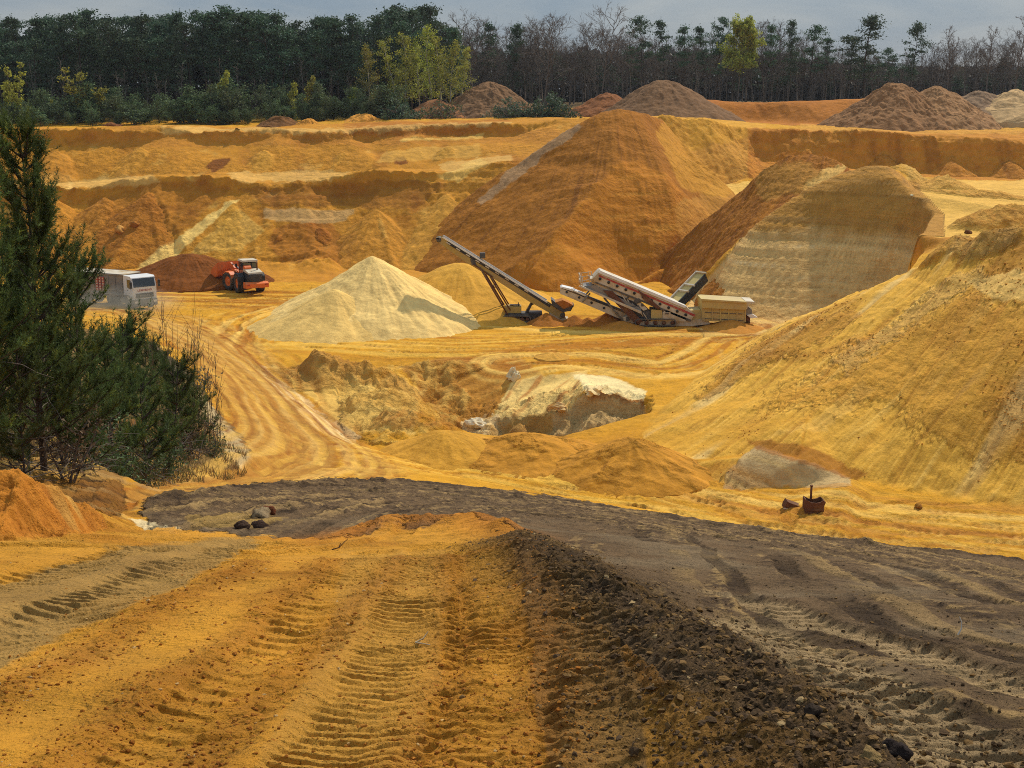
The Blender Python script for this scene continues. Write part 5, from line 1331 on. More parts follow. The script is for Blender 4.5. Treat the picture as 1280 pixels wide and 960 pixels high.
def wheel(parent, c, r, w_, rim_m, name='wheel', lugs=22, rot=0):
    """deep-lugged earthmover tyre with a rim child"""
    mb = MB(); h = w_/2
    mb.lathe([(-h*.6, r*.55), (-h*.95, r*.68), (-h, r*.85), (-h*.86, r*.96), (-h*.5, r), (h*.5, r), (h*.86, r*.96), (h, r*.85), (h*.95, r*.68), (h*.6, r*.55)], (0, 0, 0), n=36)
    for k in range(lugs):
        for sd in (-1, 1):
            a = (k+.5*(sd > 0))*2*math.pi/lugs
            R = Matrix.Rotation(-a, 3, 'Y') @ Matrix.Rotation(sd*.45, 3, 'X')
            mb.box(Matrix.Rotation(-a, 3, 'Y') @ Vector((r*1.0, sd*h*.48, 0)), (r*.09, h*.95, r*.10), R)
    xf = Matrix.Translation(c) @ Matrix.Rotation(rot, 4, 'Z')
    t = mb.build(name, M_TYRE, parent, xf)
    rm = MB(); rm.lathe([(-h*.62, .02), (-h*.62, r*.22), (-h*.35, r*.28), (-h*.30, r*.46), (-h*.66, r*.55), (h*.66, r*.55), (h*.30, r*.46), (h*.35, r*.28), (h*.62, r*.22), (h*.62, .02)], (0, 0, 0), n=28)
    for k in range(8):
        a = k*math.pi/4
        for sd in (-1, 1): rm.box((r*.34*math.cos(a), sd*h*.36, r*.34*math.sin(a)), (.05, .05, .05))
    rm.build('rim', rim_m, t, xf)
    return t
Yx = lambda y: (0, y, 0)
# ---------------------------------------------------------------- wheel loader (articulated; scooping at the brown heap)
def gz(x, Y): return float(GR.H(x, Y))
ld = P(312, 361, 133.5); LY = 133.5; lx = ld[0]
LD = empty('wheel_loader', (lx, LY, gz(lx, LY)+.02), math.radians(118))
tag(LD, 'orange articulated wheel loader with its bucket against the brown earth heap', 'wheel loader')
FR = Matrix.Translation((1.15, 0, 0)) @ Matrix.Rotation(math.radians(17), 4, 'Z')      # front frame hinge
side = lambda pts: [(p[0], 0, p[1]) for p in pts]
MB().prism(side([(-2.2, .75), (.95, .75), (.95, 1.35), (-2.3, 1.35)]), Yx(-.55), Yx(.55)).build('rear_frame', M_BLK, LD)
MB().prism(side([(-2.45, 1.3), (-.55, 1.3), (-.55, 2.3), (-1.3, 2.34), (-2.35, 2.2), (-2.5, 1.9)]), Yx(-.72), Yx(.72)).build('engine_hood', M_BLK, LD)
MB().prism(side([(-2.42, 2.16), (-.5, 2.26), (-.5, 2.52), (-1.0, 2.55), (-2.36, 2.32)]), Yx(-.76), Yx(.76)).build('hood_top', M_OFFW, LD)
MB().prism(side([(-1.15, 2.5), (-.52, 2.5), (-.52, 2.86), (-.95, 2.86), (-1.15, 2.72)]), Yx(.05), Yx(.74)).build('air_cleaner', M_ORG, LD)
g = MB()
for k in range(9): g.box((-2.51, 0, 1.42+k*.085), (.05, 1.25, .045))
g.build('grille', M_DGREY, LD)
cw = MB().prism(side([(-2.95, .78), (-1.9, .70), (-1.9, 1.32), (-2.6, 1.36), (-2.98, 1.22)]), Yx(-1.2), Yx(1.2))
cw.build('counterweight', M_ORG, LD)
for sd in (-1, 1):
    MB().box((-3.0, sd*.95, 1.12), (.05, .28, .13)).build('tail_light', M_TLAMP, LD)
    MB().prism(side([(-1.0, 1.25), (-.95, 1.75), (-.55, 2.02), (.35, 2.02), (.75, 1.75), (.85, 1.4), (.75, 1.4), (.62, 1.68), (.3, 1.90), (-.5, 1.90), (-.82, 1.68), (-.9, 1.25)]), Yx(sd*.8 if sd > 0 else -1.42), Yx(1.42 if sd > 0 else -.8)).build('fender', M_BLK, LD)
    st = MB()
    for q in range(3): st.box((.95, sd*1.0, .55+.4*q), (.28, .45, .05))
    for q in (-1, 1): st.tube([(.95+.13*q, sd*1.2, .5), (.95+.13*q, sd*1.2, 1.8)], .03)
    st.build('ladder', M_BLK, LD)
cab = MB()
for (px_, py_) in ((-.45, -.72), (-.45, .72), (.95, -.72), (.95, .72), (.25, .72), (.25, -.72)): cab.box((px_, py_, 2.45), (.10, .10, 1.5))
cab.box((.25, 0, 1.62), (1.5, 1.54, .5))
cb = cab.build('cab', M_BLK, LD)
MB().box((.25, 0, 3.30), (1.72, 1.70, .20), taper=(.94, .94)).build('roof', M_OFFW, cb)
wnd = MB()
wnd.box((.25, .74, 2.5), (1.22, .03, 1.2)); wnd.box((.25, -.74, 2.5), (1.22, .03, 1.2)); wnd.box((-.47, 0, 2.5), (.03, 1.34, 1.2)); wnd.box((.97, 0, 2.5), (.03, 1.34, 1.2))
wnd.build('window', M_GLASS, cb)
MB().tube([(-1.5, -.45, 2.3), (-1.5, -.45, 3.15), (-1.56, -.45, 3.25)], .075).build('exhaust_pipe', M_RUST, LD)
MB().tube([(.9, .8, 2.2), (.9, 1.05, 2.5), (.9, 1.05, 2.85)], .025).box((.9, 1.05, 2.75), (.05, .22, .36)).build('mirror', M_BLK, LD)
for sd in (-1, 1): wheel(LD, (-.05, sd*1.10, .94), .94, .70, M_ORG)
# front half, turned left about the hinge
ff = MB().prism(side([(.0, .7), (1.4, .6), (1.9, .9), (1.7, 1.7), (1.1, 2.15), (.4, 1.9), (.0, 1.4)]), Yx(-.5), Yx(.5)); ff.build('front_frame', M_ORG, LD, FR)
for sd in (-1, 1):
    wheel(LD, FR @ Vector((1.45, sd*1.10, .94)), .94, .70, M_ORG, rot=math.radians(17))
    MB().prism(side([(.55, 1.1), (.7, 1.7), (1.1, 1.98), (1.8, 1.98), (2.2, 1.7), (2.1, 1.66), (1.75, 1.86), (1.15, 1.86), (.8, 1.62), (.67, 1.1)]), Yx(sd*.78 if sd > 0 else -1.4), Yx(1.4 if sd > 0 else -.78)).build('front_fender', M_ORG, LD, FR)
    MB().prism(side([(.75, 1.95), (1.2, 2.2), (2.4, 1.95), (3.25, 1.72), (3.2, 1.42), (2.3, 1.6), (1.2, 1.85)]), Yx(sd*.52-.09), Yx(sd*.52+.09)).build('lift_arm', M_ORG, LD, FR)
    MB().tube([(1.0, sd*.4, 1.1), (2.4, sd*.4, 1.7)], .07).build('lift_cylinder', M_DGREY, LD, FR)
MB().tube([(.7, 0, 2.0), (1.9, 0, 2.45)], .09).tube([(1.9, 0, 2.45), (2.6, 0, 2.6)], .05).build('tilt_cylinder', M_GREY, LD, FR)
MB().prism(side([(2.0, 2.2), (2.7, 2.75), (2.85, 2.6), (2.3, 1.8)]), Yx(-.1), Yx(.1)).build('tilt_lever', M_ORG, LD, FR)
bk = MB(); BO = [(3.1, 2.75), (3.05, 2.0), (3.2, 1.45), (3.6, 1.22), (4.5, 1.45), (4.5, 1.38), (3.6, 1.14), (3.14, 1.38), (2.98, 2.0), (3.02, 2.78)]
bk.prism(side(BO), Yx(-1.45), Yx(1.45))
for sd in (-1, 1): bk.prism(side([(3.1, 2.75), (3.05, 2.0), (3.2, 1.45), (3.6, 1.22), (4.5, 1.45), (4.1, 2.1)]), Yx(sd*1.45-.04), Yx(sd*1.45+.04))
for yy in (-1.0, -.5, 0, .5, 1.0): bk.prism(side([(3.0, 2.1), (3.15, 1.4), (3.0, 1.3), (2.9, 2.0)]), Yx(yy-.03), Yx(yy+.03))
bk.build('bucket', M_ORG, LD, FR)

# ---------------------------------------------------------------- tipper lorry
def text_mesh(body, size, mat, parent, loc, rot, name='lettering', ext=.006, sx=1., align='CENTER'):
    cu = bpy.data.curves.new(name, 'FONT'); cu.body = body; cu.size = size; cu.extrude = ext; cu.align_x = align; cu.align_y = 'CENTER'; cu.offset = size*.02
    o = bpy.data.objects.new(name, cu); COL.objects.link(o)
    dg = bpy.context.evaluated_depsgraph_get(); me = bpy.data.meshes.new_from_object(o.evaluated_get(dg))
    bpy.data.objects.remove(o); bpy.data.curves.remove(cu)
    o = bpy.data.objects.new(name, me); COL.objects.link(o); me.materials.clear(); me.materials.append(mat)
    o.parent = parent; o.location = loc; o.rotation_euler = rot; o.scale = (sx, 1, 1); return o
tp = P(183, 386, 121.3)
TR = empty('tipper_lorry', (tp[0], 121.3, gz(tp[0], 121.3)), math.radians(-50))
tag(TR, 'white cab tipper lorry with grey dusty body half hidden by the pines', 'lorry')
cabm = MB().prism(side([(-.2, 1.05), (-.12, 2.2), (-.38, 3.12), (-.6, 3.25), (-2.15, 3.22), (-2.2, 1.3), (-1.55, 1.3), (-1.35, 1.05)]), Yx(-1.2), Yx(1.2))
cb = cabm.build('cab', M_WHITE, TR)
MB().prism(side([(-.125, 2.24), (-.355, 3.04), (-.325, 3.05), (-.095, 2.25)]), Yx(-1.08), Yx(1.08)).build('windscreen', M_GLASS, cb)
for sd in (-1, 1):
    MB().prism(side([(-.55, 2.92), (-1.35, 2.92), (-1.35, 2.15), (-.8, 2.05), (-.42, 2.22)]), Yx(sd*1.19), Yx(sd*1.215)).build('side_window', M_GLASS, cb)
    MB().box((-1.28, sd*1.22, 1.9), (.16, .03, .05)).build('handle', M_BLK, cb)
    MB().tube([(-.3, sd*1.15, 3.0), (.0, sd*1.42, 2.9), (.0, sd*1.42, 2.1)], .025).box((.02, sd*1.42, 2.5), (.10, .22, .62)).build('mirror', M_BLK, TR)
    MB().box((-.02, sd*.95, .82), (.06, .34, .2)).build('headlight', M_LAMP, TR)
    MB().prism(side([(-.62, .9), (-.75, 1.25), (-1.1, 1.4), (-1.75, 1.4), (-2.05, 1.2), (-2.15, .85), (-2.05, .85), (-1.95, 1.12), (-1.7, 1.3), (-1.15, 1.3), (-.84, 1.17), (-.72, .9)]), Yx(sd*.85 if sd > 0 else -1.22), Yx(1.22 if sd > 0 else -.85)).build('fender', M_DGREY, TR)
MB().box((-.18, 0, .75), (.36, 2.4, .62)).box((-.08, 0, .50), (.3, 2.2, .18)).build('bumper', M_DGREY, TR)
gr = MB().box((-.13, 0, 1.42), (.06, 1.75, .42)).build('grille', M_BLK, cb)
text_mesh('MAN', .24, M_GREY, gr, (-.09, 0, 1.42), (math.pi/2, 0, math.pi/2), sx=2.0)
text_mesh('LEMMENS', .27, M_RED, cb, (-.135, 0, 1.92), (math.pi/2, 0, math.pi/2), sx=1.25)
MB().box((-3.2, 0, .85), (5.4, .85, .28)).build('chassis', M_DGREY, TR)
for xw, yy in ((-1.4, 1.02), (-4.6, .95), (-5.9, .95)):
    for sd in (-1, 1): wheel(TR, (xw, sd*yy, .52), .52, .34 if xw > -2 else .6, M_GREY, lugs=14)
MB().box((-2.55, .9, 1.3), (.5, .4, 1.5)).tube([(-2.4, -.6, 1.2), (-2.4, -.6, 3.1)], .09).build('exhaust_stack', M_GREY, TR)
MB().box((-2.7, -.95, .8), (.9, .5, .5)).build('fuel_tank', M_GREY, TR)
TX = Matrix.Translation((-2.75, 0, 0)) @ Matrix.Rotation(math.radians(26), 4, 'Z')
body = MB().prism(side([(-.05, 1.25), (-.05, 3.2), (-7.2, 3.25), (-7.4, 1.35)]), Yx(-1.22), Yx(1.22)); bd = body.build('tipper_body', M_GREY, TR, TX)
rb_ = MB()
for k in range(9): rb_.box((-.25-k*.86, 0, 2.25), (.10, 2.54, 1.9))
rb_.box((-3.7, -1.23, 3.22), (7.3, .12, .14)); rb_.box((-3.7, 1.23, 3.22), (7.3, .12, .14)); rb_.box((-3.7, -1.23, 1.35), (7.3, .1, .16))
rb_.build('ribs', M_GREY, bd, TX)
MB().prism(side([(-.0, 3.2), (-7.2, 3.26), (-7.2, 3.32), (0, 3.27)]), Yx(-1.1), Yx(1.1)).build('cover_sheet', M_OFFW, bd, TX)
rp = MB()
for k in range(3): rp.box((-2.55-k*.38, -1.275, 2.25), (.3, .025, 1.35))
rp.build('red_panel', M_RED, bd, TX)
wl = MB()
for k in range(3):
    for q in range(5): wl.box((-2.55-k*.38, -1.29, 1.72+q*.26), (.16, .02, .15))
wl.build('white_marks', M_OFFW, bd, TX)
MB().box((-3.6, 0, 1.05), (6.6, .9, .26)).box((-.1, 0, 1.75), (.12, 2.3, .9)).build('subframe', M_RUST, TR, TX)
for xw in (-5.2, -6.4):
    for sd in (-1, 1): wheel(TR, TX @ Vector((xw, sd*.98, .52)), .52, .5, M_GREY, lugs=14, rot=math.radians(26))

# ---------------------------------------------------------------- long stacking conveyor (outline measured at 116 m)
CY = 116.0
root0 = P(652, 394, CY); CO = empty('stacker_conveyor', (root0[0], CY, gz(root0[0], CY)))
tag(CO, 'long yellow tracked stacking conveyor rising to the tip of the pale sand cone', 'conveyor')
def W(px, py, Y=CY, o=None): return Vector(P(px, py, Y))-(o if o is not None else CO.location)
def PZ(pts, y0, y1, mat, name, parent, Yc=CY, o=None):
    return MB().prism([W(*p, Yc, o) for p in pts], (0, y0, 0), (0, y1, 0)).build(name, mat, parent)
for sd in (-1, 1):
    PZ([(546, 296), (553, 296), (706, 391), (706, 396), (698, 396), (660, 375), (620, 349), (586, 329), (548, 302)], sd*.52-.05, sd*.52+.05, M_YEL, 'side_frame', CO)
    PZ([(553, 295.6), (555, 295), (684, 375.5), (683, 377)], sd*.62-.03, sd*.62+.03, M_WHITE, 'belt_guard', CO)
    k_ = MB()
    for t_ in np.linspace(.06, .8, 9): k_.box(W(553+(684-553)*t_, 298.6+(378.5-298.6)*t_)+Vector((0, sd*.59, 0)), (.42, .04, .10), Matrix.Rotation(math.radians(31.5), 3, 'Y'))
    k_.build('guard_plates', M_OFFW, CO)
    PZ([(560, 300.5), (688, 380), (687, 383), (559, 303.5)], sd*.575-.02, sd*.575+.02, M_BLK, 'roller_slot', CO)
PZ([(551, 297.5), (701, 390), (700, 392), (550, 300)], -.46, .46, M_BELT, 'belt', CO)
MB().lathe([(-.6, .02), (-.6, .22), (.6, .22), (.6, .02)], W(549, 299)).build('head_drum', M_DGREY, CO)
MB().lathe([(-.6, .02), (-.6, .24), (.6, .24), (.6, .02)], W(703, 393)).build('tail_drum', M_DGREY, CO)
MB().box(W(547.5, 297.5), (.3, 1.2, .12)).build('scraper', M_BLK, CO)
MB().box(W(603, 322)+Vector((0, .4, .15)), (.5, .5, .5)).build('drive_motor', M_DGREY, CO)
PZ([(588, 323), (594, 324), (596, 331), (590, 330)], -.62, .62, M_DGREY, 'pivot_collar', CO)
legs = MB()
for sd in (-1, 1):
    legs.tube([W(600, 333)+Vector((0, sd*.75, 0)), W(634.5, 391)+Vector((0, sd*.95, 0))], .075); 
    legs.tube([W(612.5, 344)+Vector((0, sd*.75, 0)), W(638, 386)+Vector((0, sd*.95, 0))], .065)
    legs.tube([W(617, 357.5)+Vector((0, sd*.8, 0)), W(621, 357)+Vector((0, sd*.8, 0))], .05)
    legs.tube([W(592, 329)+Vector((0, sd*.66, 0)), W(616, 345)+Vector((0, sd*.66, 0))], .06)
legs.tube([W(617, 358)+Vector((0, -.8, 0)), W(617, 358)+Vector((0, .8, 0))], .05)
legs.build('support_legs', M_RUST, CO)
def crawler(parent, x0, x1, y, zc, r, w_, name='crawler_track', off=Vector((0, 0, 0))):
    mb = MB(); n = 12; pts = []
    for k in range(n+1): a = math.pi/2+math.pi*k/n; pts.append((x0+r*math.cos(a), zc+r*math.sin(a)))
    for k in range(n+1): a = -math.pi/2+math.pi*k/n; pts.append((x1+r*math.cos(a), zc+r*math.sin(a)))
    outer = [(p[0], 0, p[1]) for p in pts]
    cx = (x0+x1)/2; inner = [(cx+(p[0]-cx)*.94, 0, zc+(p[1]-zc)*.72) for p in pts]
    N_ = len(outer); A = [Vector(p)+off for p in outer]+[Vector(p)+off for p in inner]
    vs = [v+Vector((0, y-w_/2, 0)) for v in A]+[v+Vector((0, y+w_/2, 0)) for v in A]
    fs = []
    for i in range(N_):
        j = (i+1) % N_
        fs += [[i, j, 2*N_+j, 2*N_+i], [N_+i, 3*N_+i, 3*N_+j, N_+j], [i, N_+i, N_+j, j], [2*N_+i, 2*N_+j, 3*N_+j, 3*N_+i]]
    mb.add(vs, fs)
    L_ = x1-x0
    for k in range(int(L_/.2)+1):
        for zz in (zc+r, zc-r): mb.box(Vector((x0+k*.2, y, zz))+off, (.09, w_*1.04, .05))
    t = mb.build(name, M_DGREY, parent)
    rl = MB()
    for k in range(5): rl.lathe([(-w_*.35, .02), (-w_*.35, r*.55), (w_*.35, r*.55), (w_*.35, .02)], Vector((x0+L_*k/4, y, zc-.04))+off, n=14)
    rl.build('rollers', M_RUST, t)
    return t
for sd in (-1, 1): crawler(CO, -1.5, .55, sd*.95, .33, .31, .4)
MB().box((-.45, 0, .62), (2.2, 1.7, .28)).build('undercarriage_frame', M_DGREY, CO)
MB().box((-.75, 0, 1.08), (1.45, 1.3, .62)).box((-1.1, -.2, 1.42), (.7, .6, .08)).build('engine_box', M_YEL, CO)
MB().box((-.62, -.3, 1.5), (.9, .5, .06)).tube([(-.3, -.4, 1.4), (-.3, -.4, 1.75)], .04).build('engine_lid', M_BLK, CO)
MB().box((1.25, 0, .52), (1.25, 1.5, .62)).build('counterweight', M_BLK, CO)
MB().prism([Vector(p) for p in [(.35, 0, .8), (.8, 0, 1.6), (1.3, 0, 1.75), (1.55, 0, 1.6), (1.3, 0, 1.65), (.95, 0, 1.5), (.6, 0, .8)]], (0, -.5, 0), (0, .5, 0)).build('bracket', M_BLK, CO)
hp = MB()
for sd in (-1, 1): hp.prism([W(*p) for p in [(688.5, 373), (689.5, 379), (703, 388.5), (712, 386.5), (717, 380.5), (703, 386)]], (0, sd*.85-.04, 0), (0, sd*.85+.04, 0))
hp.prism([W(*p) for p in [(688.5, 373), (690, 373), (704, 385), (702, 388)]], (0, -.85, 0), (0, .85, 0)); hp.prism([W(*p) for p in [(702, 388), (704, 385), (717, 379.5), (713, 387)]], (0, -.85, 0), (0, .85, 0))
hp.build('feed_hopper', M_DGREY, CO)
MB().prism([W(*p) for p in [(690, 377), (697, 375.5), (703, 373.5), (709, 376), (716, 380), (703, 387)]], (0, -.75, 0), (0, .75, 0)).build('sand_fill', plain_mat('loaded_sand', tuple(map(float, S(176, 112, 40))), .95, var=.3, scale=4), CO)
PZ([(688, 390), (700, 397), (710, 397), (708, 399), (698, 399.5), (686, 391.5)], -.7, .7, M_OFFW, 'tail_skid', CO)
PZ([(692, 387), (706, 396), (704, 398), (690, 389)], -.58, .58, M_YEL, 'tail_frame', CO)

# ---------------------------------------------------------------- mobile screening machine (outline measured at 114 m)
SY = 114.2
r0 = P(820, 405, SY); SR = empty('screening_machine', (r0[0], SY, gz(r0[0], SY)))
tag(SR, 'large dusty white mobile screening machine with red striped screen box and yellow hopper', 'screener')
so_ = SR.location
def sz(pts, y0, y1, mat, name, parent=SR): return PZ(pts, y0, y1, mat, name, parent, SY, so_)
sb = sz([(747, 338.5), (749.5, 336.5), (855.5, 380.5), (866, 390.5), (862, 398), (741.5, 351), (741, 345)], -1.15, 1.0, M_OFFW, 'screen_box')
sz([(747, 338.8), (749.6, 336), (856, 380), (854, 382.5)], -1.25, -.95, M_WHITE, 'top_rail', sb)
sz([(747.5, 341.2), (747.5, 343.2), (866.5, 393.2), (867, 390.6)], -1.185, -1.155, M_RED, 'red_stripe', sb)
sz([(742, 351), (744, 350), (862, 397), (861, 399.5)], -1.2, 1.02, M_DGREY, 'lower_edge', sb)
for k in range(11): MB().lathe([(-.05, .02), (-.05, .13), (.03, .13)], W(749+k*10.6, 346.3+k*4.45, SY, so_)+Vector((0, -1.17, 0)), n=10).build('bolt', M_BLK, sb)
sz([(737, 347), (742, 345), (744, 353), (739, 353)], -1.1, .9, M_OFFW, 'drive_plate', sb)
# railings and walkway at the raised end
rl = MB()
for (px, a, b) in ((724.5, 342, 355), (727, 343, 354.5), (736, 341, 352), (740, 341, 350)):
    for yy in (-1.4, .9): rl.tube([W(px, a, SY, so_)+Vector((0, yy, 0)), W(px, b, SY, so_)+Vector((0, yy, 0))], .035, 6)
for (a, b) in (((723, 343.5), (740, 341.5)), ((724, 349), (738, 346))):
    for yy in (-1.4, .9): rl.tube([W(*a, SY, so_)+Vector((0, yy, 0)), W(*b, SY, so_)+Vector((0, yy, 0))], .03, 6)
for py in (343, 349): rl.tube([W(724.5, py, SY, so_)+Vector((0, -1.4, 0)), W(724.5, py, SY, so_)+Vector((0, .9, 0))], .03, 6)
rl.build('railing', M_OFFW, SR)
sz([(722.5, 355), (725, 354), (800, 386), (800, 388.5), (797, 388)], -1.45, -1.2, M_OFFW, 'walkway_edge')
sz([(727, 355.5), (742, 354), (800, 383), (800, 386)], -1.2, .9, M_GREY, 'walkway')
sz([(742, 352), (745, 352), (792, 369), (808, 384), (803, 386), (790, 374), (745, 357), (741, 356)], -1.05, -.85, M_OFFW, 'side_beam')
# oversize conveyor underneath, pointing at the stacker
dc = sz([(701, 359.5), (703, 357.8), (786, 391), (790, 396), (786, 401), (776, 398), (700, 366)], -.55, .55, M_OFFW, 'discharge_conveyor')
sz([(700.5, 358.3), (702.5, 357.0), (717, 360.6), (716, 363)], -.66, .66, M_WHITE, 'belt_cover', dc)
sz([(717, 363), (718, 361.8), (733, 368), (731, 369.3)], -.62, .62, M_WHITE, 'belt_cover', dc)
sz([(703, 357.8), (786, 390.6), (785, 392), (702, 359.5)], -.57, .57, M_BELT, 'belt', dc)
b2 = MB()
for k in range(5): b2.lathe([(-.04, .02), (-.04, .11), (.03, .11)], W(708+k*15.5, 364+k*6.6, SY, so_)+Vector((0, -.57, 0)), n=10)
b2.build('roller_end', M_BLK, dc)
for yy in (-.75, .75):
    MB().tube([W(737, 365, SY, so_)+Vector((0, yy, 0)), W(727.5, 376, SY, so_)+Vector((0, yy, 0))], .08, 6).build('support_strut', M_GREY, SR)
    MB().tube([W(754, 371, SY, so_)+Vector((0, yy, 0)), W(778, 400, SY, so_)+Vector((0, yy, 0))], .07, 6).build('support_strut', M_GREY, SR)
sz([(752.5, 360), (764, 361), (802, 399), (791, 400)], -1.32, -1.22, M_RUST, 'rusty_chute')
sz([(771, 363), (777, 361), (790, 368), (812, 388), (812, 400), (800, 400), (786, 384)], -.9, .8, M_BLUEB, 'engine')
eb = MB(); rr_ = random.Random(9)
for k in range(26):
    eb.box(W(rr_.uniform(776, 808), rr_.uniform(370, 397), SY, so_)+Vector((0, rr_.uniform(-1.15, -.85), 0)), (rr_.uniform(.15, .5), .2, rr_.uniform(.1, .4)), Matrix.Rotation(rr_.uniform(-.6, .6), 3, 'Y'))
eb.build('engine_detail', M_DGREY, SR)
for k in range(5): 
    p0 = W(776+k*6.5, 366+k*5.5, SY, so_)+Vector((0, -1.1, 0)); MB().tube([p0, p0+Vector((.5, -.05, -.75))], .05, 6).build('hose', M_OFFW, SR)
sz([(796, 360), (808, 368.5), (824, 382), (821, 384), (803, 372)], -1.26, -1.18, M_RUST, 'rusty_plate')
sz([(812.5, 384.5), (826, 385), (826, 398.5), (812, 398.5)], -1.1, .6, M_HOP, 'control_cabinet')
pw = sz([(826.5, 388), (829, 385.5), (838, 384.5), (855, 392), (855, 399), (826, 398.8)], -1.2, .8, M_OFFW, 'power_box')
sz([(828.5, 387.5), (836, 387.2), (837, 397.5), (828, 397.5)], -1.235, -1.2, M_OFFW, 'door', pw)
sz([(829.5, 388), (834, 388), (834, 390), (829.5, 390)], -1.26, -1.235, M_DGREY, 'vent', pw)
sz([(778, 394), (787, 392), (793, 396), (792, 401.5), (779, 402.5)], -1.0, .9, M_OFFW, 'leg_block')
sz([(790, 399), (858, 398.2), (870, 397), (884, 397), (885, 402.5), (862, 405), (795, 403.5)], -1.05, 1.0, M_OFFW, 'chassis')
for sd in (-1, 1):
    crawler(SR, -1.75, 1.35, sd*1.12, .34, .33, .45)
MB().box((-.2, 0, .5), (3.4, 1.9, .25)).build('crawler_frame', M_DGREY, SR)
sz([(862, 386), (874, 385), (876, 402), (858, 403)], -.9, .9, M_HOP, 'hopper_support')
# feed hopper
hb = sz([(874.5, 380), (928, 382.8), (928, 400), (885, 398.5), (875, 397)], -1.3, 1.3, M_HOP, 'hopper')
sz([(874, 371), (930, 374.5), (929, 383.8), (875, 381.5)], -1.55, 1.5, M_HOP, 'hopper_flare', hb)
sz([(873.5, 370), (929, 373.5), (929, 375.4), (873.5, 372.2)], -1.66, -1.5, M_HOP, 'hopper_rim', hb)
for k in range(6): sz([(876.5+k*10.2, 381.5+k*.4), (878+k*10.2, 381.6+k*.4), (878+k*10.2, 398+k*.3), (876.5+k*10.2, 397.7+k*.3)], -1.36, -1.3, M_HOP, 'stiffener', hb)
sz([(877, 387), (925, 389), (925, 389.8), (877, 387.8)], -1.35, -1.3, M_DGREY, 'seam', hb)
sz([(876, 394.5), (926, 397), (926, 397.8), (876, 395.2)], -1.35, -1.3, M_DGREY, 'seam', hb)
sz([(929, 374), (940, 374.5), (941, 376.5), (933, 377), (931, 384), (929, 384)], -1.2, 1.2, M_OFFW, 'hopper_wing')
sz([(929, 385), (937, 384), (938, 392), (930, 391)], -1.1, 1.1, M_GREY, 'rear_plate')
sz([(930.5, 391), (937, 389.8), (944, 394), (936, 395.3)], -1.2, -.3, M_WHITE, 'white_flap')
sz([(929, 391), (936, 394), (935, 400), (929, 399)], -.9, .9, M_RUST, 'rear_frame')
sz([(926, 400), (936, 399), (937, 405), (928, 406)], -.5, .5, M_DGREY, 'tail_roller')
# side stockpile conveyor
s0 = W(843, 382, SY, so_)+Vector((0, .6, 0)); s1 = W(879, 345, SY+2.5, so_); s1 = s1+Vector((0, .6, 0))
dv = (s1-s0); nv = Vector((0, 0, 1)); ax = dv.normalized(); wv_ = ax.cross(nv).normalized(); up_ = wv_.cross(ax)
def bar(t0, t1, w0, w1, h0, h1, mat, name, par):
    A = [s0+dv*t0+wv_*w+up_*h for w in (w0, w1) for h in (h0, h1)]; B_ = [s0+dv*t1+wv_*w+up_*h for w in (w0, w1) for h in (h0, h1)]
    v = A+B_; return MB().add(v, [[0, 1, 3, 2], [4, 6, 7, 5], [0, 4, 5, 1], [2, 3, 7, 6], [1, 5, 7, 3], [0, 2, 6, 4]]).build(name, mat, par)
sc_ = bar(0, 1, -.5, .5, -.05, .25, M_HOP, 'side_conveyor', SR)
bar(.0, 1.0, -.6, -.5, -.1, .42, M_OFFW, 'side_guard', sc_); bar(.0, .97, .5, .62, -.5, .3, M_BLK, 'under_frame', sc_)
for t_ in (.35, .55, .97): bar(t_, t_+.035, -.62, .66, .25, .42, M_OFFW, 'cross_bar', sc_)

# ---------------------------------------------------------------- rusty scrap on the pit floor
def rust(px, py, name, label, fn, group=None, rz=0):
    p = V3(px, py); o = empty(name, (p[0], p[1], p[2]-.03), rz); fn(o); tag(o, label, 'scrap metal', group); return o
def fb(o):
    m = MB(); out = [(-.46, -.05), (.47, -.15), (.47, .32), (.54, .52), (.42, .60), (.28, .52), (.08, .47), (-.18, .50), (-.36, .60), (-.46, .64)]
    m.prism(side(out), Yx(-.36), Yx(-.30)); m.prism(side([(x_*.96, z_) for x_, z_ in out]), Yx(.30), Yx(.36))
    m.prism(side([(-.46, -.05), (-.40, -.05), (-.40, .62), (-.46, .64)]), Yx(-.31), Yx(.31)); m.prism(side([(.41, -.12), (.47, -.12), (.47, .32), (.54, .52), (.48, .54), (.41, .34)]), Yx(-.31), Yx(.31))
    m.box((0, 0, .02), (.86, .62, .08)); m.build('bucket_shell', M_RUST, o)
    MB().box((0, -.38, .12), (.9, .05, .10)).box((.2, -.375, .3), (.06, .04, .36)).build('stiffener', M_RUST, o)
rust(1016, 638, 'rusty_bucket', 'rusty brown steel bucket with curved rim standing on the sand below the hill', fb, 'rusty scrap below the hill')
def fp(o): MB().tube([(0, 0, 0), (0, 0, .62), (0, 0, 1.12)], .055, 10).tube([(0, 0, 1.1), (0, 0, 1.16)], .075, 10).build('pipe', M_RUST, o)
p_ = P(1012.5, 630, -19.95); pr = rust(1013, 634, 'upright_post', 'dark upright pipe sticking up behind the rusty bucket', fp, 'rusty scrap below the hill')
def fs(o):
    m = MB(); m.prism(side([(-.42, .0), (-.36, .22), (-.26, .40), (-.18, .34), (.44, .12), (.46, -.05)]), Yx(-.3), Yx(.3)); m.build('slab_body', M_RUST, o)
    MB().prism(side([(-.46, .02), (-.44, .08), (.3, -.03), (.3, -.07)]), Yx(-.36), Yx(-.30)).build('bent_edge', M_OFFW, o)
rust(989, 634, 'rusty_slab', 'low tilted rusty plate lying against the rusty bucket', fs, 'rusty scrap below the hill')

